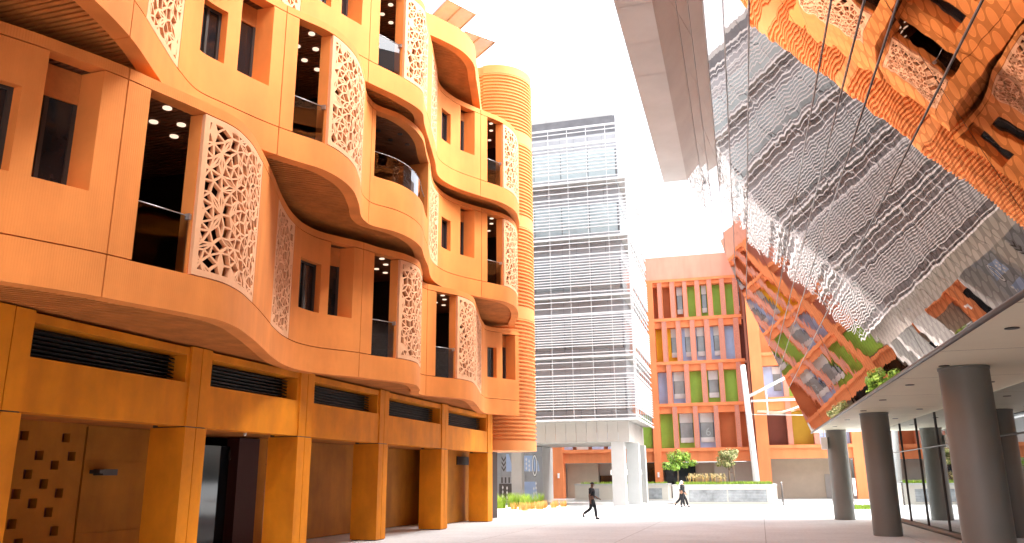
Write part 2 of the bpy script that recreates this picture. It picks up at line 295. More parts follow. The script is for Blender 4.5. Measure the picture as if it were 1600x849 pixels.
def lattice(L,y0,y1,z0,z1,seed,parent,label=None):
    f=FC[L]; rr=random.Random(seed)
    N=200; ys=[y0+(y1-y0)*k/N for k in range(N+1)]; s=[0]
    for k in range(N): s.append(s[-1]+math.hypot(ys[k+1]-ys[k],f(ys[k+1])-f(ys[k])))
    W=s[-1]; H=z1-z0; FR=.10; TH=.09
    def at(u,z,back):
        import bisect
        k=min(max(bisect.bisect_left(s,u)-1,0),N-1); t=(u-s[k])/(s[k+1]-s[k]); y=ys[k]+(ys[k+1]-ys[k])*t
        dx=f(y+.02)-f(y-.02); l=math.hypot(dx,.04); nx,ny=.04/l,-dx/l
        o=.0-(TH if back else 0)
        return (f(y)+nx*o,y+ny*o,z0+z)
    mb=MB()
    def grid(a0,a1,b0,b1):
        n=max(1,int((a1-a0)/.12))
        for k in range(n):
            q0=a0+(a1-a0)*k/n; q1=a0+(a1-a0)*(k+1)/n
            for bk in (0,1): mb.poly([at(q0,b0,bk),at(q1,b0,bk),at(q1,b1,bk),at(q0,b1,bk)],0)
            mb.poly([at(q0,b0,0),at(q1,b0,0),at(q1,b0,1),at(q0,b0,1)]); mb.poly([at(q0,b1,0),at(q1,b1,0),at(q1,b1,1),at(q0,b1,1)])
        for q in (a0,a1): mb.poly([at(q,b0,0),at(q,b1,0),at(q,b1,1),at(q,b0,1)])
    grid(0,FR,0,H); grid(W-FR,W,0,H); grid(FR,W-FR,0,FR); grid(FR,W-FR,H-FR,H)
    for q0,q1 in ((0,.035),(W-.035,W)):
        pass
    th=rr.random()*6.28; ce,se=math.cos(th),math.sin(th); ox,oz=rr.uniform(-2.5,2.5),rr.uniform(-2.5,2.5)
    SC=.72
    def tf(p): x,y=p.real*SC,p.imag*SC; return (x*ce-y*se+ox+W/2,x*se+y*ce+oz+H/2)
    pair={}
    for t,a,b,c in PEN:
        k=(round((b+c).real,3),round((b+c).imag,3)); pair.setdefault((t,k),[]).append((a,b,c))
    for (t,k),ts in pair.items():
        if len(ts)==2:
            a,b,c=ts[0]; a2=ts[1][0]; g=rr.random()
            if t==0: polys=[[a,b,a2,c]] if g<.18 else ([[a,b,c],[a2,b,c]] if g<.34 else [[a,b,a2],[a,a2,c]])
            else: polys=[[a,b,a2,c]] if g<.35 else [[a,b,a2],[a,a2,c]]
        else: polys=[list(x) for x in ts]
        for pl in polys:
            q=[tf(p) for p in pl]
            if max(p[0] for p in q)<FR or min(p[0] for p in q)>W-FR or max(p[1] for p in q)<FR or min(p[1] for p in q)>H-FR: continue
            for ax,lim,sg in ((0,FR,1),(0,W-FR,-1),(1,FR,1),(1,H-FR,-1)):
                q=clip(q,ax,lim,sg)
                if len(q)<3: break
            if len(q)<3: continue
            o_,i_=inset(q,.020)
            if i_ is None:
                for bk in (0,1): mb.poly([at(*p,bk) for p in q])
                continue
            n=len(o_)
            for j in range(n):
                j2=(j+1)%n
                for bk in (0,1): mb.poly([at(*o_[j],bk),at(*o_[j2],bk),at(*i_[j2],bk),at(*i_[j],bk)])
                mb.poly([at(*i_[j],0),at(*i_[j2],0),at(*i_[j2],1),at(*i_[j],1)])
    for yy in (y0,y1-.03):
        xx=f(yy+.015); mb.box(xx-.36,xx-TH-.002,yy,yy+.03,z0,z1,1)
    o=mb.build('lattice_screen',['screen','orange'],parent)
    return o
# ------------------------------------------------------------ THE ORANGE BUILDING
AB=thing('apartment_building',(-12.3,15,0),'orange building with wavy stacked balconies, pierced star screens and a ground floor colonnade','building')
LV={1:dict(z0=4.9,sp=5.63,sill=6.63,wt=8.08,cor=8.85,top=9.07,rail=6.76),
    2:dict(z0=9.3,sp=10.0,sill=10.92,wt=12.2,cor=13.05,top=13.25,rail=11.02),
    3:dict(z0=13.45,sp=14.18,sill=15.18,wt=16.52,cor=17.2,top=17.42,rail=15.32)}
G=.012
SEG={1:[('J',-11),('s',-9.2),('m',-6.6),('s',-3.2),('w',-2.3),('s',-1.9),('n',-1.1),('s',-0.6),('J',-.6),('s',-.2),('o',.9),('m',3.4),('s',5.0),('m',6.9),('s',7.8),('w',8.82),('s',9.1),('n',9.9),('s',10.3),('J',10.3),('s',10.73),('o',11.84),('m',14.36),('s',16.5),('m',18.5),('s',19.05),('w',20.02),('s',20.3),('n',21.02),('s',21.34),('J',21.34),('s',21.8),('o',22.72),('m',25.3),('s',26.96),('J',26.96),('s',27.38),('o',28.29),('m',31.3),('m',34.2),('s',35.8),('w',36.38),('s',36.72),('n',37.52),('s',37.75)],
 2:[('J',-11),('s',-9),('m',-6.4),('s',-2.2),('w',-1.2),('s',-.7),('n',.1),('s',.45),('J',.45),('s',.9),('o',1.8),('m',4.2),('s',5.75),('J',5.75),('s',6.1),('o',7.1),('m',9.5),('s',9.75),('J',9.75),('s',10.25),('m',11.95),('s',12.78),('w',13.44),('s',13.78),('n',14.64),('s',14.97),('J',14.97),('s',15.3),('o',16.2),('m',19.2),('s',20.3),('J',20.3),('s',20.5),('b',24.9),('s',25.4),('m',28.0),('s',28.35),('w',29.1),('s',29.67),('n',30.4),('s',30.74),('J',30.74),('s',31.0),('o',31.85),('m',34.4),('s',37.75)],
 3:[('J',-11),('s',-9.5),('m',-6),('s',-4),('w',-3.1),('s',-2.7),('n',-1.9),('s',-1.3),('J',-1.3),('s',-.9),('o',.2),('m',2.6),('s',3.4),('m',5.1),('s',6.3),('w',7.1),('s',7.4),('n',8.0),('s',8.25),('J',8.25),('s',8.6),('o',9.6),('m',12.4),('s',14.9),('m',16.9),('s',17.2),('w',18.0),('s',18.37),('n',19.12),('s',19.45),('J',19.45),('s',19.8),('o',20.78),('m',23.3),('s',24.4),('m',26.6),('s',27.48),('w',28.22),('s',28.82),('n',29.56),('s',29.87),('J',29.87),('s',30.2),('o',31.06),('m',33.5),('s',37.75)]}
seed=11
for L in (1,2,3):
    v=LV[L]; z0,sp,sill,wt,cor,top=v['z0'],v['sp'],v['sill'],v['wt'],v['cor'],v['top']; f=FC[L]
    wall=MB(); joints=[y for k,y in SEG[L] if k=='J']+[37.75]
    # spandrel and cornice bands between the vertical joints
    for a,b in zip(joints[:-1],joints[1:]):
        rib=0
        slab(wall,L,a+G,b-G,z0,sp-G,.34,0,0); slab(wall,L,a+G,b-G,cor+G,top,.34,0,0)
    cur=-11.; 
    for k,y in SEG[L]:
        if k=='J': jj=y; continue
        a=cur+(G if cur in joints else 0); b=y-(G if y in joints else 0)
        if k=='s': slab(wall,L,a,b,sp+G,cor-G,.88)
        elif k=='w':
            slab(wall,L,a,b,sp+G,sill,.88); slab(wall,L,a,b,wt,cor-G,.88)
            wm=MB(); ym=(a+b)/2
            for q0,q1 in ((a,a+.06),(b-.06,b),(ym-.03,ym+.03)): slab(wm,L,q0,q1,sill,wt,.30,-.17)
            for q0,q1 in ((sill,sill+.06),(wt-.06,wt)): slab(wm,L,a+.06,b-.06,q0,q1,.29,-.172)
            wo=wm.build('window','frame',AB); pm=MB(); slab(pm,L,a+.05,b-.05,sill+.05,wt-.05,.25,-.21); pm.build('pane','win_glass',wo)
        elif k=='n':
            slab(wall,L,a,b,sp+G,sill,.88)
            wm=MB(); mid=a+(b-a)*.45; zh=sill+1.62
            for q0,q1 in ((a,a+.06),(mid-.03,mid+.03),(b-.06,b)): slab(wm,L,q0,q1,sill,zh,.60,-.49)
            wo=wm.build('window','frame',AB); pm=MB(); slab(pm,L,a+.05,b-.05,sill,zh,.56,-.52); pm.build('pane','win_glass',wo)
            wm=MB(); slab(wm,L,a,b,zh,cor-.02,.62,-.48); wm.build('window_head','soffit',AB)
        elif k in('o','b'):
            zr=v['rail'] if k=='o' else 11.75; zb=sp+G if k=='o' else 10.88
            if k=='b':
                slab(wall,L,a,b,sp+G,zb,.3)
            gm=MB(); n=max(1,int((b-a)/.25)) if k=='b' else 1
            ys=[a+.01+(b-a-.02)*i/n for i in range(n+1)]
            for i in range(n):
                gm.poly([(f(ys[i])-.14,ys[i],zb+.01),(f(ys[i+1])-.14,ys[i+1],zb+.01),(f(ys[i+1])-.14,ys[i+1],zr),(f(ys[i])-.14,ys[i],zr)],0,k=='b')
            gb=gm.build('glass_balustrade','rail_glass',AB)
            hm=MB()
            for i in range(n): hm.tube((f(ys[i])-.14,ys[i],zr),(f(ys[i+1])-.14,ys[i+1],zr),.012,n=6)
            if k=='o': hm.box(f(b)-.18,f(b)-.08,b-.07,b-.012,zr-.08,zr+.03)
            hm.build('edge_trim','steel',gb)
        elif k=='m':
            seed+=1; lattice(L,cur+.02,y-.02,sp+.012,cor-.012,seed,AB)
        cur=y
    # cross walls behind openings, floors, ceilings
    wall.build('facade_wall','orange' if L>1 else 'orange_rib',AB)
    cur=-11.; segs=[(k,y) for k,y in SEG[L] if k!='J']
    for i,(k,y) in enumerate(segs):
        if k in 'ob':
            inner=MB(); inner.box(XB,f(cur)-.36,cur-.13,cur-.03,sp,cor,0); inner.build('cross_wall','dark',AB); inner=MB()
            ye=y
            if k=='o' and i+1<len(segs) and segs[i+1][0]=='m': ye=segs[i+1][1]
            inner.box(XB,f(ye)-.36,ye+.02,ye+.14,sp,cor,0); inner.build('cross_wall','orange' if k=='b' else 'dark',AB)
        cur=y
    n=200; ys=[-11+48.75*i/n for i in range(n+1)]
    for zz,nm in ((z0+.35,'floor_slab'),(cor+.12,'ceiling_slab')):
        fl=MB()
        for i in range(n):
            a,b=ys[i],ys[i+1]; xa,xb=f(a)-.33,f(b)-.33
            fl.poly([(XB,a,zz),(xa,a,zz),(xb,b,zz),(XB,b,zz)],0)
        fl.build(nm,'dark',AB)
    so_=MB(); sc_=MB(); y=-11.
    while y<37.6:
        x=min(f(y),f(y+.1))-.345
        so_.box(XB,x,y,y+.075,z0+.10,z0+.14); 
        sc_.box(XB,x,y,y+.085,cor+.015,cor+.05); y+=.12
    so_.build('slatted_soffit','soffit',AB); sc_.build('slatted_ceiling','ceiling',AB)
    # downlights in the balcony ceilings
    for i,(k,yy) in enumerate(segs):
        if k in 'ob':
            a=segs[i-1][1]
            for (dy,dx) in ((.72,.46),(1.42,.88),(1.84,1.46),(1.14,1.24),(2.4,1.30)) if k=='o' else ((1.4,1.15),(1.85,.60),(2.18,1.08),(2.7,.6)):
                lm=MB(); c=(f(a+dy)-dx,a+dy)
                lm.prism([(c[0]+.085*math.cos(t*math.pi/8),c[1]+.085*math.sin(t*math.pi/8)) for t in range(16)],cor-.01,cor+.014)
                lm.build('downlight','lamp' if k=='o' else 'frame',AB)
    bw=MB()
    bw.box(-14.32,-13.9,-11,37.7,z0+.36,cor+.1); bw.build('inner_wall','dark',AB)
    gl=MB(); y=-10.
    while y<37: gl.box(-13.9,-13.86,y,y+2.2,sp,cor-.6); y+=2.9
    gl.build('balcony_door','win_glass',AB)
# roof band
v4=MB(); 
for a,b in ((-11,-1.3),(-1.3,8.25),(8.25,19.45),(19.45,37.75)): slab(v4,4,a+G,b-G,17.75,18.62,.34)
v4.build('roof_band','orange',AB)
s4=MB(); y=-11.
while y<37.6: s4.box(XB,FC[4](y)-.345,y,y+.075,17.85,17.9); y+=.12
s4.build('slatted_soffit','soffit',AB)
r4=MB()
for i in range(100):
    a,b=-11+48.75*i/100,-11+48.75*(i+1)/100; r4.poly([(-26,a,18.4),(FC[4](a)-.33,a,18.4),(FC[4](b)-.33,b,18.4),(-26,b,18.4)])
r4.box(-26,-14.33,-11,37.7,5.05,18.3,0); r4.box(-26,-16.4,-11,37.7,0,5.05,0)
r4.build('roof','orange',AB)
# near-black strips behind the storey gaps, shade put into the colour
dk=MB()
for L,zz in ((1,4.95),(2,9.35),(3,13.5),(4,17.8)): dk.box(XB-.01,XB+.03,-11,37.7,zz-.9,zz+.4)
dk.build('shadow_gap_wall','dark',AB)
# ---- ground floor: colonnade, beams, louvres
XL=-12.3
cols=[(-10.9,-10.1),(-5.4,-4.65),(-.05,.7),(5.1,5.85),(10.2,11.03),(15.32,16.05),(20.02,20.76),(25.12,25.82),(30.85,31.56),(36.75,37.45)]
for i,(a,b) in enumerate(cols):
    cm=MB(); hb=(b-a)/2
    for q0,q1 in ((a,a+hb-.012),(a+hb+.012,b)):
        cm.box(XL-.95,XL,q0,q1,0.03,3.13); cm.box(XL-.75,XL+.006,q0,q1,3.155,4.96)
    cm.box(XL-.9,XL-.03,a+.02,b-.02,0.0,4.9,1)
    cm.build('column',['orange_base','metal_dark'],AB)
for (a0,a),(b,b1) in zip(cols[:-1],cols[1:]):
    bm=MB(); bm.box(XL-.5,XL-.03,a+.004,b-.004,3.16,4.13); bm.box(XL-.6,XL-.05,a+.004,b-.004,4.76,4.93); bm.box(XL-.55,XL-.05,b-.10,b-.004,4.135,4.755)
    bm.build('beam','orange_base',AB)
    lm=MB(); z=4.17
    lm.box(XL-.6,XL-.56,a,b,4.13,4.76)
    while z<4.74:
        lm.poly([(XL-.38,a+.01,z),(XL-.38,b-.1,z),(XL-.52,b-.1,z+.06),(XL-.52,a+.01,z+.06)]); lm.poly([(XL-.38,a+.01,z),(XL-.38,b-.1,z),(XL-.38,b-.1,z-.02),(XL-.38,a+.01,z-.02)]); z+=.085
    lm.build('louvre','louvre',AB)
    cl=MB()
cl=MB(); cl.box(-16.1,XL-.61,-11,37.7,3.25,3.4); cl.box(-15.6,XL-.61,-11,37.7,4.93,5.02)
cl.build('arcade_ceiling','soffit',AB)
# arcade back walls, bay by bay
XW=-14.9
def wallpanel(mb,y0,y1,x,z0=.02,z1=3.24,n=4,mi=0):
    for i in range(n):
        a=z0+(z1-z0)*i/n; b=z0+(z1-z0)*(i+1)/n; mb.box(x-.25,x,y0,y1,a+.008,b-.008,mi)
    mb.box(x-.24,x-.02,y0+.01,y1-.01,z0,z1,mi)
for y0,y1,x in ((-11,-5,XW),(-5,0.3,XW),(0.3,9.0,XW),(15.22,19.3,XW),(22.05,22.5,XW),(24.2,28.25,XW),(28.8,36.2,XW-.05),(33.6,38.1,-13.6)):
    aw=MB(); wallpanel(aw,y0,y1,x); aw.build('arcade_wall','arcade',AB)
# wall with scattered square openings (real holes)
sqw=MB(); ya,yb=9.0,15.2
import itertools
hol=[]
gy=[ya+.0+i*.22 for i in range(int((yb-ya)/.22)+1)]; gz=[.02+i*.2 for i in range(17)]
rr=random.Random(5)
cells=set(); tries=0
while len(cells)<62 and tries<4000:
    tries+=1; i=rr.randrange(1,len(gy)-2); j=rr.randrange(1,15)
    if all(abs(i-p)+abs(j-q)>=3 or (abs(i-p)>1 and abs(j-q)>1) for p,q in cells) and all((abs(i-p)>1 or abs(j-q)>1) for p,q in cells): cells.add((i,j))
for i in range(len(gy)-1):
    j=0
    while j<16:
        if (i,j) in cells: j+=1; continue
        k=j
        while k<16 and (i,k) not in cells: k+=1
        sqw.box(XW-.18,XW,gy[i],gy[i+1],gz[j],gz[k]); j=k
sqw.box(XW-.3,XW-.19,ya,yb,0,3.2,1); sqw.box(XW-.17,XW-.001,ya+.001,yb,3.2,3.25)
sqw.build('perforated_wall',['arcade','brown'],AB)
dk=MB(); dk.box(-16.4,-16.1,-11,38,0,3.3); dk.build('arcade_rear_wall','dark',AB)
# doorway with sign
dr=MB(); dr.box(-15.25,-15.2,19.3,21.5,.02,2.95); dr.build('entrance_door','win_glass',AB); dr=MB(); dr.box(-15.25,-15.2,22.5,24.2,.02,3.2); do=dr.build('entrance_door','win_glass',AB)
dj=MB(); dj.box(XW-.4,XW+.02,21.0,22.04,.02,3.2); dj.build('door_surround','maroon',AB)

# drum
dm=MB(); CX,CY,RR=-12.9,40.0,2.0
def prof(off):
    p=[(-15.6,38.12-off),(-13.0,38.12-off),(-12.98,38.0-off)]
    for i in range(0,27):
        t=-math.pi/2+i*math.pi/2*1.55/26; p.append((CX+(RR+off)*math.cos(t),CY+(RR+off)*math.sin(t)))
    p.append((-15.6,p[-1][1])); return p
def band(mb,z0,z1,o0,o1):
    a=prof(o0); b=prof(o1); ia=[mb.P((x,y,z0)) for x,y in a]; ib=[mb.P((x,y,z1)) for x,y in b]
    for k in range(len(a)-1): mb.f.append([ia[k],ia[k+1],ib[k+1],ib[k]]); mb.m.append(0); mb.sm.append(3<k<len(a)-2)
z=3.3; solid=[(3.3,3.78),(9.95,10.6),(14.95,15.6),(19.75,20.45),(23.75,24.25)]
while z<24.2:
    s_=[q for q in solid if q[0]-1e-3<=z<q[1]-1e-3]
    if s_: band(dm,z,s_[0][1],.05,.05); band(dm,s_[0][1],s_[0][1],.05,0); z=s_[0][1]; continue
    nx=min([q[0] for q in solid if q[0]>z]+[24.2]); k=max(1,round((nx-z)/.192)); h=(nx-z)/k
    for i in range(k):
        a=z+i*h
        band(dm,a,a+h*.42,-.02,-.02); band(dm,a+h*.42,a+h*.5,-.02,.055); band(dm,a+h*.5,a+h*.86,.055,.06); band(dm,a+h*.86,a+h,.06,-.02)
    z=nx
dm.poly([(x,y,24.25) for x,y in prof(.05)]); dm.poly([(x,y,3.3) for x,y in prof(.05)][::-1])
dm.build('ribbed_stair_tower','orange_drum',AB)
db=MB(); db.box(-15.6,-13.2,38.2,41,0,3.3); db.build('stair_tower_base','dark',AB)
# security camera and sign in the arcade
sg=thing('entrance_sign',(-15.18,21.2,2.7),'small dark sign with pale letters hanging in the dark doorway of the arcade','sign')
q=MB(); q.box(-15.19,-15.16,20.95,21.42,2.55,2.85); q.build('board','frame',sg)
def text(body,size,loc,rot,mat_,name,parent,ext=.004):
    c=bpy.data.curves.new(name,'FONT'); c.body=body; c.size=size; c.extrude=ext; c.align_x='CENTER'; c.align_y='CENTER'
    o=bpy.data.objects.new(name,c); COL.objects.link(o); dg=bpy.context.evaluated_depsgraph_get(); me=bpy.data.meshes.new_from_object(o.evaluated_get(dg)); bpy.data.objects.remove(o)
    me.materials.clear(); me.materials.append(M[mat_]); me.transform(Matrix.Translation(Vector(loc))@rot.to_4x4())
    p=parent; o3=Vector((0,0,0))
    while p: o3+=p.location; p=p.parent
    me.transform(Matrix.Translation(-o3)); ob=bpy.data.objects.new(name,me); COL.objects.link(ob); ob.parent=parent; return ob
rotL=Matrix(((0,0,1),(1,0,0),(0,1,0)))  # text in the y-z plane facing +x
text('SI',.17,(-15.15,21.24,2.71),rotL,'cloth_w','lettering',sg)
q=MB(); q.box(-15.15,-15.145,21.0,21.4,2.56,2.59); q.build('underline','cloth_w',sg)
lf=thing('wall_lamp',(XW,15.6,2.1),'black bracket lamp fixed on the orange wall beside the square holes','lamp')
q=MB(); q.box(XW,XW+.3,15.4,15.5,2.14,2.22); q.box(XW+.02,XW+.3,15.5,15.95,2.1,2.24); q.build('bracket','metal_dark',lf)
lf=thing('ceiling_camera',(-13.0,17.6,3.2),'tiny white dome camera under the beam of the second arcade bay','camera')
q=MB(); q.tube((-12.75,18.2,3.16),(-12.75,18.2,3.08),.05,.03); q.build('housing','white',lf)
lf=thing('wall_vent',(XW,36,2.6),'dark rectangular vent high on the wall of the last arcade bay','vent')
q=MB(); q.box(-13.6,-13.55,36.0,37.6,2.6,2.98); q.build('grille','louvre',lf)
# ---- solar panels over the roof edge
def pv(c0,c1,c3,lab,nm='solar_panel'):
    c0,c1,c3=Vector(c0),Vector(c1),Vector(c3); e=c1-c0; g=c3-c0; nn=e.cross(g).normalized(); root=thing(nm,tuple(c0),lab,'solar panel','solar panels on the roof edge')
    def bx(mb,a0,a1,b0,b1,h0,h1):
        P=[c0+e*a+g*b+nn*h for h in (h0,h1) for a,b in ((a0,b0),(a1,b0),(a1,b1),(a0,b1))]
        i=[mb.P(p) for p in P]
        for q in ((0,3,2,1),(4,5,6,7),(0,1,5,4),(1,2,6,5),(2,3,7,6),(3,0,4,7)): mb.f.append([i[k] for k in q]); mb.m.append(0); mb.sm.append(False)
    k=MB(); bx(k,.02,.98,.02,.98,-.01,.01); k.build('module_sheet','green_pv',root)
    k=MB()
    for a in (0,.97): bx(k,a,a+.03,0,1,-.06,.05)
    for b in (0,.48,.97): bx(k,.03,.97,b,b+.025,-.06,.05)
    k.build('module_frame','steel',root)
    k=MB(); bx(k,.1,.16,.05,.6,-.9,-.07); k.build('support_rail','steel',root); return root
pv((-11.45,26.47,20.0),(-10.13,25.35,20.0),(-10.71,27.81,20.0),'nearer tilted solar panel jutting over the roof edge of the orange building')
pv((-11.55,28.83,20.0),(-10.22,27.71,20.0),(-10.62,30.04,20.0),'farther solar panel over the roof edge beside the ribbed stair tower')
# ------------------------------------------------------------ THE MIRRORED BUILDING
MI=thing('mirrored_building',(6,20,0),'leaning mirror glass building on round grey columns, reflecting the orange facade and the tower','building')
YE=43.0; YN=-14.0
PR=[(4.05,2.61),(6.3,1.76),(7.3,1.39),(7.85,1.19),(8.5,.95),(10.9,.03),(12.2,-.42),(13.6,-.86),(15.2,-1.30),(16.2,-1.70),(18.08,-2.62)]
def xr(x,y): return x+(YE-y)*.0175
gm=MB(); rr=random.Random(3)
ysr=[YN]; 
while ysr[-1]<YE-.1: ysr.append(min(YE,ysr[-1]+3.35))
for (z0,x0),(z1,x1) in zip(PR[:-1],PR[1:]):
    for a,b in zip(ysr[:-1],ysr[1:]):
        t=[rr.uniform(-.0035,.0035) for _ in range(3)]
        g=.006
        gm.poly([(xr(x0,a+g)+t[0],a+g,z0+.006),(xr(x1,a+g)+t[1],a+g,z1-.006),(xr(x1,b-g)+t[2],b-g,z1-.006),(xr(x0,b-g)+t[0]+t[2]-t[1],b-g,z0+.006)])
gm.build('mirrored_glazing','mirror',MI)
for z,x in PR[1:-1]:
    q=MB(); q.tube((xr(x,YN)-.012,YN,z),(xr(x,YE)-.012,YE,z),.009,n=6); q.build('mullion','steel',MI)
q=MB()
pts=[(xr(x+.04,YE),z) for z,x in PR]
for k in range(len(PR)-1):
    (z0,x0),(z1,x1)=PR[k],PR[k+1]
    q.poly([(xr(x0+.05,YN),YN,z0),(xr(x1+.05,YN),YN,z1),(xr(x1+.05,YE),YE-.01,z1),(xr(x0+.05,YE),YE-.01,z0)])
q.poly([(x,YE-.005,z) for x,z in pts]+[(22,YE-.005,18.08),(22,YE-.005,4.05)])
q.poly([(xr(x+.04,YN),YN,z) for z,x in PR]+[(22,YN,18.08),(22,YN,4.05)])
q.poly([(pts[-1][0],YE,18.08),(xr(PR[-1][1],YN),YN,18.08),(22,YN,18.08),(22,YE,18.08)])
q.poly([(22,YE,4.05),(22,YN,4.05),(22,YN,18.08),(22,YE,18.08)])
q.build('rear_wall','metal_dark',MI)
q=MB(); q.tube((xr(2.6,YN),YN,4.03),(xr(2.6,YE),YE,4.03),.045,n=8); q.build('bottom_trim','metal_dark',MI)
# soffit panels
q=MB(); 
ysf=[YN+i*4.2 for i in range(17)]
ysf=[y for y in ysf if y<YE]+[YE]
for a,b in zip(ysf[:-1],ysf[1:]):
    q.poly([(xr(2.66,a),a+.01,4.04),(xr(2.66,b),b-.01,4.04),(22,b-.01,4.04),(22,a+.01,4.04)])
q.build('soffit','soffit_w',MI)
for y in (8,13.2,17.5,21,25,29,33.5,38):
    for x in (3.2,4.9):
        q=MB(); q.prism([(xr(x,y)+.1*math.cos(t*math.pi/8),y+.1*math.sin(t*math.pi/8)) for t in range(16)],4.025,4.039); q.build('downlight','frame',MI)
for (x,y) in ((3.56,41.05),(3.92,30.33),(4.08,17.95),(4.3,6.5)):
    q=MB()
    n=40; q.tube((x,y,.015),(x,y,4.035),.455,n=n,caps=False); q.tube((x,y,0),(x,y,.02),.43,n=n); q.tube((x,y,3.99),(x,y,4.039),.47,n=n,caps=True)
    q.build('round_column','col_grey',MI)
# inner glass wall
q=MB(); q.poly([(5.62,40.0,.04),(6.3,8,.04),(6.3,8,4.03),(5.62,40.0,4.03)]); q.poly([(5.62,40.0,.04),(12,40.6,.04),(12,40.6,4.03),(5.62,40.0,4.03)])
q.poly([(6.3,8,.04),(6.3,-20,.04),(6.3,-20,4.03),(6.3,8,4.03)])
gw=q.build('ground_floor_glazing','fritless',MI)
q=MB(); y=8.
def xg(y): return 5.62+(40-y)*.68/32
while y<40.2: q=MB(); q.box(xg(y)-.04,xg(y)+.01,y-.012,y+.012,.04,4.03); y+=3.2; q.build('glazing_post','metal_dark',MI)
q=MB(); q.tube((xg(8)-.03,8,2.9),(xg(40)-.03,40,2.9),.02,n=6); q.tube((xg(8)-.05,8,.08),(xg(40)-.05,40,.08),.09,n=6); q.build('glazing_rail','metal_dark',MI)
# eave above
q=MB(); 
EX0,EX1,EX2=-3.9,-2.60,-2.58
ye=[YN+i*2.6 for i in range(30)]; ye=[y for y in ye if y<YE-.5]+[YE]
for a,b in zip(ye[:-1],ye[1:]): q.box(0,0,0,0,0,0) if False else q.poly([(xr(EX0,a),a+.015,18.05),(xr(EX0,b),b-.015,18.05),(xr(EX1,b),b-.015,18.05),(xr(EX1,a),a+.015,18.05)])
q.build('eave_panel','eave_grey',MI)
q=MB(); 
q.poly([(xr(EX0,YN),YN,18.06),(xr(EX0,YE),YE,18.06),(xr(EX0,YE),YE,18.9),(xr(EX0,YN),YN,18.9)]); q.poly([(xr(EX0,YN),YN,18.9),(xr(EX0,YE),YE,18.9),(3,YE,18.9),(3,YN,18.9)])
q.poly([(xr(EX0,YE),YE,18.06),(xr(EX1,YE),YE,18.06),(xr(EX2,YE),YE,18.1),(xr(EX2,YE),YE,18.9),(xr(EX0,YE),YE,18.9)])
q.poly([(xr(EX0,YN),YN,18.07),(xr(EX0,YE),YE,18.07),(xr(EX1,YE),YE,18.07),(xr(EX1,YN),YN,18.07)])
q.build('eave_edge','eave_grey',MI)
# ------------------------------------------------------------ THE WHITE TOWER
TW=thing('office_tower',T(-16,60,0),'white office tower wrapped in thin horizontal louvres, raised on pale square columns','building')
U0,U1,V0,V1=-32.,-7.3,58.75,67.6
c=MB(T)
c.box(U0,U1,V0,V1,5.62,30.1,0); 
c.build('core_wall','tower_dark',TW)
# cladding under the cage
c=MB(T); u=U1+.02
while u>-31: c.box(u-.75,u,V0-.06,V0-.01,4.46,5.95); u-=.77
v=V0-.04
while v<V1: c.box(U1+.01,U1+.05,v,v+.95,4.46,5.95); v+=.97
c.box(U0,U1,V0,V1,4.47,4.6); c.build('base_cladding','tower_base',TW)
H0=5.95; ST=4.54
C0,C1=-32.5,-6.42; W0,W1=57.3,68.6      # cage
for s_ in range(5):
    zb=H0+s_*ST
    p=MB(T); g=MB(T)
    for zc0,zc1 in ((zb+0,zb+.80),(zb+3.15,zb+ST-.02)):
        u=U1
        while u>-31.5: p.box(u-1.11,u,V0-.05,V0-.004,zc0,zc1); u-=1.135
        p.build('wall_panel','tower_panel',TW); p=MB(T)
        v=V0
        while v<V1-.2: p.box(U1+.004,U1+.05,v,min(v+1.11,V1),zc0,zc1); v+=1.135
        p.build('wall_panel','tower_panel',TW); p=MB(T)
    u=U1-.12
    while u>-31: g.box(u-2.14,u,V0-.03,V0-.003,zb+.82,zb+3.1); u-=2.2
    v=V0+.4
    while v<V1-1: g.box(U1+.003,U1+.03,v,v+2.0,zb+.82,zb+3.1); v+=2.15
    g.build('ribbon_window','tower_glass' if s_<3 else 'tower_glass_pale',TW)
    cg=MB(T)
    def ring(z,h,d):
        cg.box(C0,C1,W0-d/2,W0+d/2,z,z+h); cg.box(C1-d/2,C1+d/2,W0+d/2,W1,z,z+h)
    ring(zb-.02,.13,.14); ring(zb+.30,.055,.07)
    z=zb+.82; dz=(.19,.19,.21,.26,.28)[s_]
    while z<zb+3.1: ring(z,.055,.15); z+=dz
    ring(zb+3.2,.09,.1); ring(zb+3.72,.055,.07); ring(zb+4.18,.055,.07)
    cg.build('louvre_bank','lou_white',TW)
    # catwalk and brackets
    k=MB(T); k.box(U0,U1-.01,W0+.1,V0-.07,zb+.02,zb+.05); k.box(U1+.06,C1-.08,W0+.1,V1,zb+.02,zb+.05)
    u=-7.6
    while u>-31: k.tube((u,V0-.06,zb+.2),(u,W0+.05,zb+.0),.04,n=5); u-=3
    k.build('catwalk','tower_base',TW)
k=MB(T); k.box(C0,C1,W0-.07,W0+.07,H0+5*ST-.02,H0+5*ST+.11); k.box(C1-.07,C1+.07,W0+.07,W1,H0+5*ST-.02,H0+5*ST+.11)
u=C1
while u>C0: k.box(u-.018,u+.018,W0+.05,W0+.11,H0,H0+5*ST); u-=1.52
v=W0
while v<W1+.1: k.box(C1-.11,C1-.05,v-.018,v+.018,H0,H0+5*ST); v+=1.5
k.build('cage_post','lou_white',TW)
k=MB(T); u=-7.5
while u>-31: k.box(u-1.33,u,V0+.05,V0+.1,28.6,30.55,1); u-=1.36
k.box(U0,-7.5,V0+.1,V1-.3,28.6,30.5); k.build('roof_parapet',['tower_panel','conc'],TW)
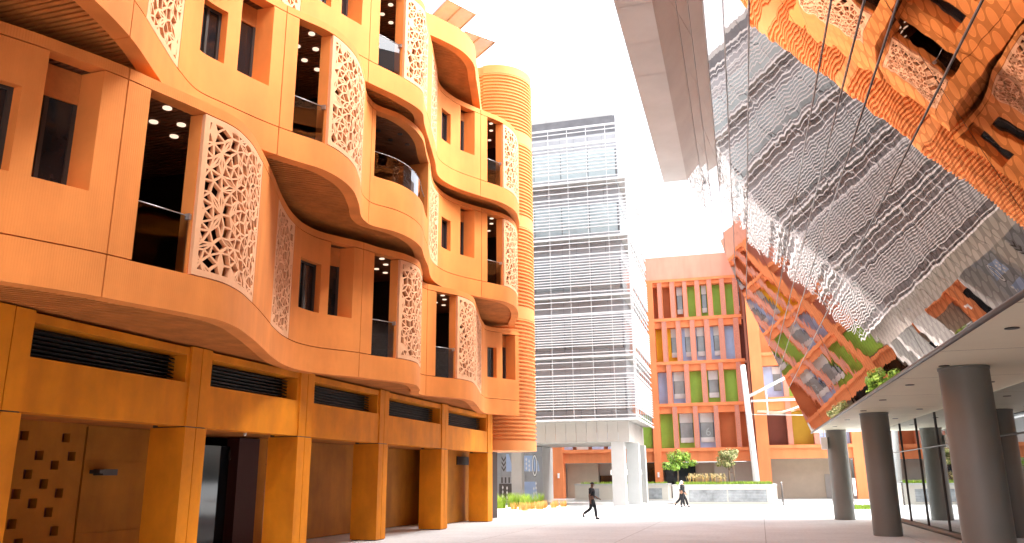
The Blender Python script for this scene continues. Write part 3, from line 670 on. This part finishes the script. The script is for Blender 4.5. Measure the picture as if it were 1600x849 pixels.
for (a,b,c_,d) in ((-8.61,-7.68,58.85,59.8),(-7.85,-6.95,61.5,62.6),(-16.55,-15.75,60.5,61.3),(-27,-26,58.85,59.8),(-7.85,-6.95,66,67)):
    k=MB(T); k.box(a,b,c_,d,0,4.46); k.build('tower_column','conc' if a>-10 else 'tower_base',TW)
for (u,v,lab) in ((-7.64,59.3,'small white lamp box on the right side of the front pale tower column'),(-8.7,59.2,'small white lamp box on the left side of the front pale tower column'),(-6.9,61.9,'small white lamp box on the right side of the rear pale tower column')):
    l_=thing('wall_light',T(u,v,2.3),lab,'lamp'); k=MB(T); k.box(u-.07,u+.07,v-.1,v+.1,2.15,2.5); k.build('housing','cloth_w',l_)
# tower lobby glazing with graphic panels
LB=thing('lobby_pavilion',T(-18,66,0),'glass lobby with blue and white graphic panels under the tower, behind the grass bed','building')
LU0,LU1,LVV=-22.0,-15.05,64.5
k=MB(T); k.box(LU0,LU1-.02,LVV+.06,LVV+4,0.05,4.44); k.build('lobby_wall','conc',LB)
NP=10
pn=MB(T)
for i in range(NP):
    a=LU0+(LU1-LU0)*i/NP; b=LU0+(LU1-LU0)*(i+1)/NP
    for z0,z1 in ((.05,2.1),(2.13,3.75),(3.78,4.4)): pn.box(a+.015,b-.015,LVV,LVV+.04,z0,z1)
pn.build('glass_panel','tower_panel',LB)
pn=MB(T); bl=MB(T); wh=MB(T)
def quadT(mb,pts,d): mb.poly([(-15.7+.605*(u+18.35),LVV-d,z) for u,z in pts])
# blue fields
quadT(bl,[(-19.9,.3),(-17.9,.3),(-18.3,1.7),(-19.9,1.7)],.004); quadT(bl,[(-19.9,2.5),(-17.65,2.5),(-17.9,3.3),(-18.5,3.75),(-19.9,3.75)],.004)
quadT(bl,[(-22.3,2.5),(-21.3,2.5),(-21.9,3.9),(-22.3,3.9)],.004)
# dark chevrons and bars
for i in range(3):
    z=2.5+i*.38; quadT(pn,[(-22.95,z+.3),(-22.65,z),(-22.35,z+.3),(-22.35,z+.48),(-22.65,z+.18),(-22.95,z+.48)],.008)
quadT(pn,[(-23.3,.3),(-21.3,.3),(-21.3,1.55),(-23.3,1.55)],.006)
for i in range(3): quadT(pn,[(-23.0+i*.5,1.6),(-22.8+i*.5,1.6),(-22.8+i*.5,2.05),(-23.0+i*.5,2.05)],.006)
for (cu_,cz) in ((-22.8,.9),(-22.2,.85),(-19.5,3.1),(-19.1,2.95),(-18.2,1.2),(-18.5,.8)):
    for dz in (-.35,0,.35): quadT(wh,[(cu_-.12,cz+dz),(cu_,cz+dz-.17),(cu_+.12,cz+dz),(cu_,cz+dz+.17)],.010)
def oval(mb,cu_,cz,ru,rz,w_,d):
    n=24
    for i in range(n):
        t0,t1=2*math.pi*i/n,2*math.pi*(i+1)/n
        quadT(mb,[(cu_+ru*math.cos(t0),cz+rz*math.sin(t0)),(cu_+ru*math.cos(t1),cz+rz*math.sin(t1)),(cu_+(ru-w_)*math.cos(t1),cz+(rz-w_)*math.sin(t1)),(cu_+(ru-w_)*math.cos(t0),cz+(rz-w_)*math.sin(t0))],d)
oval(wh,-18.35,2.95,.36,.85,.13,.010); oval(pn,-18.35,2.95,.40,.9,.05,.008); oval(pn,-18.35,2.95,.2,.65,.06,.012); quadT(bl,[(-19.0,1.0),(-18.9,1.0),(-18.9,1.25),(-19.0,1.25)],.012)
bl.build('blue_graphic','blue',LB); pn.build('dark_graphic','metal_dark',LB); wh.build('white_graphic','cloth_w',LB)
# ------------------------------------------------------------ THE COLOURED BUILDING
CB=thing('coloured_building',T(-3,78,0),'orange framed building with green, blue and rust panels between rows of fins, behind the planters','building')
VF=76.
Z=[4.25,8.3,12.2,16.35,20.4]
k=MB(T); k.box(-30,1.9,VF+1.0,VF+14,4.3,22.5,0); k.box(-7.1,1.9,VF-.02,VF+1.2,20.4,22.7); k.box(-30,-7.12,VF,VF+1.2,20.4,22.7); k.build('upper_wall','f_pink',CB)
k=MB(T)
for z in Z[:-1]: k.box(-30,1.55,VF-.12,VF+1.2,z-.02,z+.28)
k.box(-30,1.55,VF-.12,VF+1,20.15,20.42)
for z in Z: k.box(-30,1.5,VF+.12,VF+.9,z-.62 if z>5 else 3.3,z-.022)
k.build('floor_band','f_orange',CB)
for (a,b) in ((-7.15,-6.5),(-16.75,-15.7),(-26,-25)):
    k=MB(T); k.box(a,b,VF-.2,VF+1,0,20.14 if a==-7.15 else 20.1); k.build('pier','f_orange',CB)
def pu(px,py=None): # pixel column -> u on the facade, good enough along one storey
    return px
def U(px,z):  # invert the camera for the facade plane
    import math as _m
    # ray through (px,?) hitting v=VF at height z: solve by bisection on u
    lo,hi=-20.,12.
    for _ in range(40):
        mid=(lo+hi)/2; P=Vector(T(mid,VF,z))-Vector((0,0,CH)); x=800+F*P.dot(cr)/P.dot(fw)
        if x<px: lo=mid
        else: hi=mid
    return (lo+hi)/2
ST_={0:dict(f=[(1052,1060),(1084,1092),(1116.5,1124.5),(1149.5,1157.5)],b=['green','W:green','W:blue','rust','rust']),
     1:dict(f=[(1042.5,1050.5),(1070,1078),(1096.5,1105),(1124,1132),(1151.5,1160)],b=['blue','W:blue','green','W:green','green','brown']),
     2:dict(f=[(1035,1043),(1057,1065),(1079,1087),(1101.5,1110),(1124,1132.5),(1147,1156)],b=['yellow','Wh:yellow','Wh:blue','W:blue','Wh:blue','blue','brown']),
     3:dict(f=[(1027.5,1035),(1047,1055),(1067,1074),(1086,1094),(1105,1113),(1125,1133),(1145,1153)],b=['rust','rust','W:rust','green','W:green','green','green','W:rust'])}
U_=U
for s_,d in ST_.items():
    zb=Z[s_]+.28; zt=Z[s_+1]-.02; zm=(zb+zt)/2
    e=[(-6.6,-6.5)]+[(U_(a,zm),U_(b,zm)) for a,b in d['f']]+[(1.45,1.5)]
    for (a,b) in e[1:-1]:
        k=MB(T); k.box(a+.03,b-.03,VF-.07,VF+.45,zb,zt,0); k.box(a,a+.03,VF-.1,VF+.47,zb,zt,1); k.box(b-.03,b,VF-.1,VF+.47,zb,zt,1); k.build('perforated_fin',['fin','f_orange'],CB)
    for i,bt in enumerate(d['b']):
        a=e[i][1]-.25; b=e[i+1][0]+.25; base=bt.split(':')[-1]
        k=MB(T); k.box(a,b,VF+.92,VF+.99,zb,zt); k.build('colour_panel',base,CB)
        if bt.startswith('W'):
            wa,wb=(a+.35,b-.35) if bt[1]==':' else (a+.55,b+.1)
            wz0,wz1=zb+.95,zt-1.45
            k=MB(T); k.box(wa,wb,VF+.78,VF+.915,wz1,wz1+.85); w_=k.build('window','white',CB); k=MB(T); k.box(wa,wb,VF+.78,VF+.915,wz0-.45,wz0); k.build('sill','white',w_)
            k=MB(T); k.box(wa+.02,wb-.02,VF+.86,VF+.91,wz0,wz1); k.build('pane','tower_glass',w_)
            k=MB(T); k.box(wa-.02,wa+.03,VF+.8,VF+.915,wz0,wz1); k.box(wb-.03,wb+.02,VF+.8,VF+.915,wz0,wz1); k.build('frame','frame',w_)
# storey strip left of the pier (seen under the tower)
k=MB(T)
u=-29.5; i=0
while u<-7.6:
    k.box(u,u+1.1,VF+.6,VF+.7,4.55,7.6,i%3); u+=1.5; i+=1
k.build('colour_panel',['blue','white','blue'],CB)
k=MB(T); k.box(-8.9,-7.3,VF+.5,VF+.58,4.6,7.6); k.build('colour_panel','green',CB)
# ground level
k=MB(T); k.box(-30,2,VF+5,VF+5.3,0,3.3); k.build('ground_floor_wall','cream',CB)
k=MB(T); k.box(-17.9,-16.8,VF+.8,VF+1,0,3.29); k.build('dark_opening','win_glass',CB)
for a,b,c_,z0,z1 in ((-6.4,-3.6,1.4,0,3.28),(-9.0,-7.2,1.4,0,3.28),(-12.6,-10.6,2.0,1.05,2.15)):
    k=MB(T); k.box(a,b,VF+c_,VF+c_+.15,z0,z1); k.build('dark_opening','win_glass',CB)
for u,lab in ((-16.14,'small white lamp on the orange pier seen under the tower'),(-6.84,'small white lamp on the orange pier beside the left planter tree')):
    l_=thing('wall_light',T(u,VF-.25,2.1),lab,'lamp'); q=MB(T); q.box(u-.08,u+.08,VF-.32,VF-.2,1.95,2.4); q.build('housing','cloth_w',l_)
k=MB(T)
k=MB(T); k.box(-15.6,-12.6,VF+1.2,VF+1.5,0,3.28); k.build('shutter_wall','beige',CB); k=MB(T); k.box(-3.6,-1.9,VF+2.2,VF+2.4,0,3.28); k.build('shutter_wall','beige',CB)
k=MB(T); k.box(-12.6,-7.2,VF+2.2,VF+2.6,0,3.29); k.build('white_wall','cream',CB); k=MB(T); k.box(-1.9,1.9,VF+1.6,VF+2.0,0,3.28); k.build('white_wall','cream',CB)
rotT=Matrix(((math.cos(A_),0,math.sin(A_)),(math.sin(A_),0,-math.cos(A_)),(0,1,0)))
text('6',1.05,T(-2.2,VF+.84,5.95),rotT,'tower_glass_pale','window_graphic',CB)
# right block, standing forward
RB=thing('garage_building',T(6,75,0),'orange framed block with ochre bays over a wide garage shutter, behind the white mast','building')
V2=73.
k=MB(T); k.box(1.95,2.0,V2+.6,VF+3,0,26); k.box(2.0,26,V2+.75,V2+14,3.5,22.4); k.build('side_wall','f_pink',RB)
k=MB(T)
k.box(1.9,2.9,V2-.2,V2+.62,0,22.4); k.box(9.5,10.4,V2-.2,V2+.6,0,22.4); k.box(17,18,V2-.2,V2+.6,0,22.4)
for z in Z: k.box(2.9,9.5,V2-.24,V2+.7,z-.0,z+.28); k.box(2.9,9.5,V2+.0,V2+.7,z-.85,z-.002); k.box(10.4,17,V2-.24,V2+.7,z,z+.28); k.box(10.4,17,V2,V2+.7,z-.85,z-.002)
k.build('orange_frame','f_orange',RB)
cc=['brown','ochre','ochre','ochre','blue','green','blue','green']
for s_ in range(4):
    zb,zt=Z[s_]+.29,Z[s_+1]-.86
    for j,(a,b) in enumerate(((2.95,4.5),(4.95,6.6),(7.05,9.45),(10.5,12.5),(13,16.9))):
        k=MB(T); base=[('brown','ochre','blue','brown','ochre'),('blue','green','blue','green','blue'),('f_orange',)*5,('f_orange',)*5][s_][j]
        k.box(a,b,V2+.68,V2+.74,zb,zt); 
        k.build('colour_panel',base,RB)
        if s_==1 and j%2==0:
            k=MB(T); k.box(a+.75,a+1.45,V2+.55,V2+.675,zt-.7,zt-.05); w_=k.build('window','white',RB)
            k=MB(T); k.box(a+.78,a+1.4,V2+.6,V2+.672,zb+.6,zt-.7); k.build('pane','tower_glass',w_)
    for u in (4.5,6.6,12.5):
        k=MB(T); k.box(u,u+.42,V2-.1,V2+.5,zb,zt+.8); k.build('perforated_fin','fin',RB)
k=MB(T); k.box(2.9,9.5,V2+2.2,V2+2.5,0,3.45); k.box(10.4,22,V2+2.2,V2+2.5,0,3.45); k.build('garage_shutter','beige',RB)
k=MB(T); k.box(2.9,22,V2+.1,V2+2.2,3.46,3.5); k.build('lintel','ochre',RB)
k=MB(T); k.box(7.3,8.3,V2+2.1,V2+2.19,0,2.1); k.build('service_door','tower_base',RB)
k=MB(T); k.box(8.6,9.0,V2+1.2,V2+1.6,0,3.4); k.build('dark_pier','brown',RB)
# far pale block above the roofline
FB=thing('far_building',T(-5,160,0),'faint pale block far off above the roof of the coloured building','building')
k=MB(T); k.box(-12,2,160,175,0,46.5); k.box(-9,-5,160,170,46.5,48); k.build('haze_white_wall','white',FB)  # distance haze is put into the pale wall colour
k=MB(T); 
for i in range(10): k.box(-11.5+i*1.35,-10.7+i*1.35,159.9,159.98,43.5,45)
k.build('window','tower_panel',FB)
# ------------------------------------------------------------ mast with canopy
MS=thing('canopy_mast',T(1.7,71,0),'thick white steel mast leaning in front of the orange block, carrying a pale fabric canopy','mast')
VM=70.
k=MB(T); k.tube((1.62,VM,0),(1.20,VM,11.05),.27,.22,n=20); k.tube((1.2,VM,11.05),(1.2,VM,11.1),.23,.23,n=20); k.build('mast','white',MS)
k=MB(T); k.tube((1.5,VM,8.45),(6.3,VM+.3,10.75),.13,.12,n=12); k.build('boom','white',MS)
k=MB(T); k.tube((1.6,VM,8.05),(6.6,VM+.2,8.1),.10,n=10); k.tube((2.9,VM,6.9),(2.9,VM,8.9),.06,n=8); k.tube((1.5,VM,6.95),(6.5,VM,6.75),.035,n=8); k.build('strut','white',MS)
k=MB(T)
n=12
for i in range(n):
    for j in range(5):
        def cp(i,j):
            a=i/n; b=j/5; return (2.1+a*6,VM-.2+b*4,7.15+.75*a*a+.5*math.sin(b*3.1)*a+.12*math.cos(a*9))
        k.poly([cp(i,j),cp(i+1,j),cp(i+1,j+1),cp(i,j+1)],0,True)
k.build('canopy','soffit_w',MS)
# ------------------------------------------------------------ planters
def planter(name,u0,u1,v0,v1,h,label,louv):
    t=thing(name,T((u0+u1)/2,(v0+v1)/2,0),label,'planter')
    k=MB(T)
    k.box(u0,u1,v0,v0+.25,0,h-.12); k.box(u0,u0+.25,v0+.25,v1,0,h-.12); k.box(u1-.25,u1,v0+.25,v1,0,h-.12); k.box(u0,u1,v1,v1+.2,0,h-.12)
    k.build('planter_wall','cream',t)
    k=MB(T); k.box(u0-.05,u1+.05,v0-.05,v0+.32,h-.118,h); k.box(u0-.05,u0+.3,v0+.32,v1,h-.118,h); k.box(u1-.3,u1+.05,v0+.32,v1,h-.118,h); k.build('coping','conc',t)
    k=MB(T); k.box(u0+.26,u1-.26,v0+.26,v1-.02,h-.35,h-.15); k.build('soil','bark',t)
    for a,b in louv:
        k=MB(T); k.box(a,b,v0-.02,v0-.004,.2,h-.38); w_=k.build('vent_grille','vent',t)
    return t
planter('planter',-4.6,2.72,61.6,66.5,1.42,'long pale planter with two trees and grey vent grilles, behind the man in white headscarf',[(-3.45,-.75),(-.68,2.0)])
planter('planter',-13.5,-5.6,70,73.5,1.45,'farther low beige planter running behind the pale tower columns',[(-12.2,-11.4),(-7.2,-6.1)])
# grass growing on planters and the ground: blades
def blades(mb,cx,cy,z0,n,h,r,lean=.35,mi=0,rr=random,w=.012):
    for _ in range(n):
        a=rr.uniform(0,6.283); q=r*math.sqrt(rr.random()); x,y=cx+q*math.cos(a),cy+q*math.sin(a); hh=h*rr.uniform(.55,1.1)
        b=rr.uniform(0,6.283); lx,ly=math.cos(b)*lean*hh*rr.random(),math.sin(b)*lean*hh*rr.random(); px,py=-math.sin(a+1)*w,math.cos(a+1)*w
        m_=(x+lx*.4,y+ly*.4,z0+hh*.6)
        mb.poly([(x-px,y-py,z0),(x+px,y+py,z0),(m_[0]+px*.8,m_[1]+py*.8,m_[2]),(m_[0]-px*.8,m_[1]-py*.8,m_[2])],mi); mb.poly([(m_[0]-px*.8,m_[1]-py*.8,m_[2]),(m_[0]+px*.8,m_[1]+py*.8,m_[2]),(x+lx,y+ly,z0+hh)],mi)
rg=random.Random(21)
k=MB(T)
for _ in range(900): blades(k,rg.uniform(-4.3,2.4),rg.uniform(61.95,64.5),1.25,6,.38,.12,rr=rg,w=.02)
tag(k.build('grass','grass'),'short bright green grass filling the front planter','grass',kind='stuff')
k=MB(T)
for _ in range(300): blades(k,rg.uniform(-13.1,-5.9),rg.uniform(70.3,73),1.25,6,.38,.12,rr=rg,w=.02)
tag(k.build('grass','grass'),'short green grass filling the farther planter','grass',kind='stuff')
k=MB(T)
for _ in range(110):
    u,v=rg.uniform(-3.6,-.6),rg.uniform(62.6,65); h=rg.uniform(.6,.95); k.tube((u,v,1.3),(u+rg.uniform(-.15,.15),v,1.3+h),.008,n=3); 
    k.tube((u,v,1.3+h*.8),(u+rg.uniform(-.12,.12),v,1.3+h),.035,.01,n=5,mi=1)
tag(k.build('seed_head_grass',['straw','leaf3']),'tall pale feathery seed heads rising from the planter around the left tree','ornamental grass',kind='stuff')
# trees
def tree(u,v,z0,h,rw,rh,mats,label,seed,stake=False):
    rr=random.Random(seed); t=thing('small_tree',T(u,v,z0),label,'tree')
    k=MB(T); top=z0+h-rh*1.1
    k.tube((u,v,z0),(u+.05,v,z0+(top-z0)*.6),.07,.055); br=[]
    k.tube((u+.05,v,z0+(top-z0)*.6),(u,v,top),.055,.04)
    for i in range(9):
        a=i*2.4; e=(u+math.cos(a)*rw*.6,v+math.sin(a)*rw*.6,top+rh*rr.uniform(.1,1.1)); k.tube((u+.02,v,top-.15),e,.03,.012,n=6); br.append(e)
    k.build('trunk','bark',t)
    if stake:
        k=MB(T); k.tube((u+.4,v,z0),(u+.4,v,z0+1.6),.03,n=6); k.tube((u+.1,v,z0+1.0),(u+.42,v,z0+1.0),.02,n=6); k.build('stake','bark',t)
    k=MB(T); cz=z0+h-rh
    cl=[(rr.gauss(0,.48)*rw,rr.gauss(0,.45)*rw,rr.uniform(-.75,.8)*rh) for _ in range(26)]
    for c_ in cl:
        if math.hypot(c_[0],c_[1])>rw: continue
        R0=rr.uniform(.2,.36)*rw
        for _ in range(120):
            d=Vector((rr.gauss(0,1),rr.gauss(0,1),rr.gauss(0,1))).normalized()*R0*rr.uniform(.6,1.05)
            p=Vector((u+c_[0]+d.x,v+c_[1]+d.y,cz+c_[2]+d.z*.8)); s=rr.uniform(.05,.10)
            nrm=(d.normalized()+Vector((rr.uniform(-.6,.6),rr.uniform(-.6,.6),rr.uniform(0,.9)))).normalized(); a=nrm.orthogonal().normalized(); b=nrm.cross(a); th=rr.uniform(0,6.28); a,b=a*math.cos(th)+b*math.sin(th),b*math.cos(th)-a*math.sin(th)
            k.poly([p-a*s,p+b*s*.55,p+a*s,p-b*s*.55],0 if rr.random()<.6 else 1)
    k.build('crown',mats,t)
tree(-4.35,64.2,1.25,2.75,1.22,.75,['leaf','grass'],'round bright green tree in the planter, left of the other tree',5)
tree(-.55,64.2,1.25,2.8,1.25,.72,['leaf2','leaf3'],'paler variegated tree with a wooden stake, right tree in the planter',9,True)
# ground cover bed at the corner of the orange building
bd=MB(); bd.prism([(-19.5,47.5),(-13.2,48.3),(-12.2,55.5),(-13.6,57.6),(-22,57.0)],.0,.06)
tag(bd.build('gravel_bed','soffit_w'),'pale gravel bed beside the orange building under the grass clumps','gravel',kind='structure')
rr=random.Random(31); kinds=[('green','bright green grass clump'),('straw','orange and straw coloured grass tuft')]
pl_=[]
for i in range(34):
    for _ in range(30):
        t=rr.random(); x=-19.3+rr.random()*6.6; y=48.2+rr.random()*8.2
        if x>-13.4 and y<49.2: continue
        if x>-12.8+ (0): continue
        if all((x-a)**2+(y-b)**2>.5 for a,b in pl_): pl_.append((x,y)); break
for i,(x,y) in enumerate(pl_):
    back=y>51.5 and x<-14.2; k=MB()
    if back: blades(k,x,y,.05,150,.95,.30,.5,rr=rr,w=.014)
    else: blades(k,x,y,.05,90,.5,.20,.5,rr=rr,w=.012)
    o=k.build('grass_clump','grass' if back else 'straw')
    # origin at the clump
    me=o.data; me.transform(Matrix.Translation((-x,-y,0))); o.location=(x,y,0)
    tag(o,'tall bright green grass clump in the rear of the bed beside the orange building' if back else 'short orange straw coloured grass tuft along the front of the bed','grass clump','green grass clumps in the bed' if back else 'straw coloured grass tufts in the bed')
k=MB()
for _ in range(160): blades(k,rg.uniform(5.0,6.6),rg.uniform(53.5,55.5),.0,6,.28,.12,rr=rg,w=.015)
tag(k.build('grass','grass'),'small patch of low green grass behind the round grey columns','grass',kind='stuff')
# bollards
def bollard(x,y,h,label,head=False):
    t=thing('bollard',(x,y,0),label,'bollard'); k=MB(); k.tube((x,y,0),(x,y,h),.055,n=14); k.build('post','metal_dark',t)
    k=MB(); k.tube((x,y,h),(x,y,h+.07),.06,.05,n=14); k.build('cap','steel',t)
    if head:
        k=MB(); k.box(x-.12,x+.1,y-.1,y+.08,h+.15,h+.42); k.tube((x,y,h),(x,y,h+.2),.03); k.build('reader','metal_dark',t)
bollard(1.35,60.3,1.5,'slim dark post standing at the right end of the planter'); bollard(4.62,59.5,1.35,'dark post with a card reader box, left of the farthest round column',True)
jb=thing('junction_box',(3.0,40.7,3.4),'white box mounted high on the farthest round grey column','box'); k=MB(); k.box(2.85,3.12,40.6,40.95,3.15,3.7); k.tube((3.0,40.8,3.7),(3.0,40.8,4.02),.02,n=6); k.build('casing','cloth_w',jb)
for (x,y,s) in ((-3.2,22.2,.035),(-7.8,30.5,.04),(1.2,31,.05)):
    pass
# ------------------------------------------------------------ people
def skinmesh(pts,edges,rad,name,matn,parent,sub=2):
    me=bpy.data.meshes.new(name); me.from_pydata(pts,edges,[]); o=bpy.data.objects.new(name,me); COL.objects.link(o)
    md=o.modifiers.new('s','SKIN'); 
    for i,r in enumerate(rad): me.skin_vertices[0].data[i].radius=(r if isinstance(r,tuple) else (r,r))
    me.skin_vertices[0].data[0].use_root=True
    ss=o.modifiers.new('u','SUBSURF'); ss.levels=sub; ss.render_levels=sub
    dg=bpy.context.evaluated_depsgraph_get(); nm=bpy.data.meshes.new_from_object(o.evaluated_get(dg)); bpy.data.objects.remove(o)
    for p in nm.polygons: p.use_smooth=True
    nm.materials.clear(); nm.materials.append(M[matn]); ob=bpy.data.objects.new(name,nm); COL.objects.link(ob); ob.parent=parent; return ob
def person(x,y,heading,pose,label,skin,top,bot,cap=None,scarf=False,sleeves=True,H=1.75):
    # local: x forward, y left, z up
    root=thing('person',(x,y,0),label,'person'); root.rotation_euler=(0,0,heading)
    J=pose
    pts=[(0,0,.95),(0,0,1.12),(0,0,1.32),(.01,0,1.44),(.02,0,1.52),(.03,0,1.60),(.03,0,1.69)]; rad=[(.15,.12),(.14,.11),(.17,.12),(.11,.08),.052,(.078,.092),(.06,.075)]
    ed=[(0,1),(1,2),(2,3),(3,4),(4,5),(5,6)]
    def add(ch,start,rs):
        prev=start
        for p,r in zip(ch,rs): pts.append(p); rad.append(r); ed.append((prev,len(pts)-1)); prev=len(pts)-1
    for side in ('l','r'):
        s=1 if side=='l' else -1
        hip=(0,s*.09,.90); add([hip]+J['leg_'+side],0,[.095,.068,.045,.035,.022])
        sh=(0,s*.19,1.40); add([sh]+J['arm_'+side],3,[.062,.045,.036,.03])
    skinmesh(pts,ed,rad,'body',skin,root)
    # clothes: shirt and trousers as slightly larger skins
    p2=[(0,0,.92),(0,0,1.12),(0,0,1.32),(.01,0,1.45)]; r2=[(.165,.135),(.155,.125),(.185,.135),(.10,.075)]; e2=[(0,1),(1,2),(2,3)]
    for side in ('l','r'):
        s=1 if side=='l' else -1; a=J['arm_'+side]; ch=[(0,s*.195,1.40)]+( [a[0],a[1]] if sleeves else [tuple((Vector((0,s*.2,1.40))+(Vector(a[0])-Vector((0,s*.2,1.40)))*.85))]); prev=3
        for p,r in zip(ch,[.078,.062,.05]): p2.append(p); r2.append(r); e2.append((prev,len(p2)-1)); prev=len(p2)-1
    skinmesh(p2,e2,r2,'jacket' if sleeves else 'shirt',top,root)
    p3=[(0,0,1.0),(0,0,.90)]; r3=[(.16,.13),(.15,.125)]; e3=[(0,1)]
    for side in ('l','r'):
        s=1 if side=='l' else -1; c_=J['leg_'+side]; prev=1
        for p,r in zip([(0,s*.095,.85),c_[0],c_[1]],[.112,.085,.07]): p3.append(p); r3.append(r); e3.append((prev,len(p3)-1)); prev=len(p3)-1
    skinmesh(p3,e3,r3,'trousers',bot,root)
    for side in ('l','r'):
        c_=J['leg_'+side]; an,toe=Vector(c_[1]),Vector(c_[3]); 
        skinmesh([tuple(an+Vector((-.05,0,-.03))),tuple((an+toe)/2+Vector((0,0,-.02))),tuple(toe)],[(0,1),(1,2)],[.055,.052,.04],'shoe',bot,root)
    # face and hands
    k=MB(); hx,hz=.03,1.62
    k.tube((hx+.085,0,hz-.0),(hx+.125,0,hz-.02),.012,.018,n=6)
    for s in (1,-1): k.tube((hx-.01,s*.082,hz),(hx-.01,s*.1,hz),.03,.026,n=8)
    k2=k; me_=k
    ob=MBlocal(k,'nose_and_ears',skin,root)
    k=MB()
    for s in (1,-1): k.tube((hx+.083,s*.032,hz+.02),(hx+.096,s*.032,hz+.02),.011,.009,n=6)
    k.box(hx+.08,hx+.096,-.025,.025,hz-.065,hz-.057); MBlocal(k,'eyes_and_mouth','black',root)
    for side in ('l','r'):
        s=1 if side=='l' else -1; wr,hd=Vector(J['arm_'+side][1]),Vector(J['arm_'+side][2]); d=(hd-wr).normalized(); k=MB(); sidev=Vector((1,0,0)) if abs(d.x)<.7 else Vector((0,0,1))
        for i in range(4):
            b=hd+sidev*(i-1.5)*.018; k.tube(b,b+d*.05,.009,.008,n=6); k.tube(b+d*.05,b+d*.085+Vector((.01,0,0)),.008,.006,n=6)
        k.tube(wr+d*.03+sidev*.03,wr+d*.07+sidev*.055,.011,.009,n=6); MBlocal(k,'fingers',skin,root)
    if cap:
        k=MB(); n=14
        for i in range(5):
            t0,t1=i*math.pi/10,(i+1)*math.pi/10
            for j in range(n):
                a,b=2*math.pi*j/n,2*math.pi*(j+1)/n
                pt=lambda t,a:(hx-.005+.105*math.cos(t)*math.cos(a),.088*math.cos(t)*math.sin(a),1.665+.085*math.sin(t))
                k.poly([pt(t0,a),pt(t0,b),pt(t1,b),pt(t1,a)],0,True)
        k.prism([(hx+.07,-.07),(hx+.15,-.06),(hx+.19,0),(hx+.15,.06),(hx+.07,.07)],1.66,1.672); MBlocal(k,'cap','black',root)
    else:
        if not scarf:
            k=MB()
            for i in range(4):
                t0,t1=i*math.pi/8,(i+1)*math.pi/8
                for j in range(14):
                    a,b=2*math.pi*j/14,2*math.pi*(j+1)/14; pt=lambda t,a:(hx-.012+.10*math.cos(t)*math.cos(a),.085*math.cos(t)*math.sin(a),1.655+.09*math.sin(t))
                    k.poly([pt(t0,a),pt(t0,b),pt(t1,b),pt(t1,a)],0,True)
            MBlocal(k,'hair','black',root)
    if scarf:
        skinmesh([(hx-.02,0,1.71),(hx-.06,0,1.60),(hx-.10,0,1.46),(hx-.15,0,1.30),(hx-.18,0,1.15)],[(0,1),(1,2),(2,3),(3,4)],[(.105,.11),(.10,.115),(.08,.15),(.05,.17),(.03,.16)],'headscarf','cloth_w',root)
        k=MB(); k.tube((hx-.02,0,1.735),(hx-.02,0,1.755),.10,.10,n=16,caps=False); MBlocal(k,'head_cord','black',root)
        k=MB(); k.tube((hx+.06,0,1.54),(hx+.1,0,1.56),.04,.03,n=8); MBlocal(k,'beard','black',root)
    return root
def MBlocal(mb,name,matn,parent):
    me=bpy.data.meshes.new(name); me.from_pydata(mb.v,[],mb.f); me.materials.append(M[matn]); me.polygons.foreach_set('use_smooth',mb.sm); me.update()
    o=bpy.data.objects.new(name,me); COL.objects.link(o); o.parent=parent; return o
# legs: knee, ankle, mid-foot, toe ; arms: elbow, wrist, hand
P1=dict(leg_l=[(.13,.09,.50),(.17,.09,.09),(.25,.09,.05),(.33,.09,.04)],leg_r=[(-.06,-.09,.50),(-.42,-.09,.26),(-.46,-.09,.17),(-.40,-.09,.07)],
        arm_l=[(.02,.25,1.13),(.22,.24,.98),(.30,.23,.95)],arm_r=[(-.07,-.25,1.13),(-.05,-.25,.88),(-.03,-.25,.80)])
HD=R_(-2)
person(-7.98,39.9,HD,P1,'man in black cap, black short sleeved shirt and trousers striding across the plaza, nearest walker','skin_d','black','black',cap=True,sleeves=False)
P2=dict(leg_l=[(.20,.09,.50),(.30,.09,.10),(.38,.09,.06),(.46,.09,.05)],leg_r=[(-.05,-.09,.50),(-.13,-.09,.10),(-.08,-.09,.05),(.0,-.09,.04)],
        arm_l=[(.03,.24,1.13),(.16,.24,.92),(.22,.24,.86)],arm_r=[(.05,-.25,1.13),(.14,-.24,.93),(.20,-.24,.87)])
person(-5.1,56.4,HD,P2,'man in white headscarf and black suit walking in front of the planter','skin_m','black','black',scarf=True)
P3=dict(leg_l=[(.10,.09,.50),(.14,.09,.09),(.22,.09,.05),(.30,.09,.04)],leg_r=[(-.10,-.09,.50),(-.40,-.09,.22),(-.44,-.09,.14),(-.42,-.09,.05)],
        arm_l=[(.0,.24,1.13),(-.02,.24,.9),(.0,.24,.82)],arm_r=[(.0,-.24,1.13),(.05,-.24,.9),(.08,-.24,.82)])
person(-5.27,57.4,HD,P3,'walker almost hidden behind the man in the white headscarf, only dark shoes showing','skin_m','black','black',H=1.7)
# ------------------------------------------------------------ ground
k=MB(); 
k.poly([(-400,-200,0),(400,-200,0),(400,700,0),(-400,700,0)])
tag(k.build('ground','ground'),'pale concrete plaza paving stretching between the buildings','plaza',kind='structure')
k=MB(T); k.box(-30,24,68.9,69.2,0,.14); tag(k.build('kerb','conc'),'low pale kerb across the far side of the plaza','kerb',kind='structure')
k=MB(T); k.poly([(-30,69.2,.10),(26,69.2,.10),(26,95,.10),(-30,95,.10)]); tag(k.build('pavement','conc'),'raised pale pavement in front of the coloured building','pavement',kind='structure')
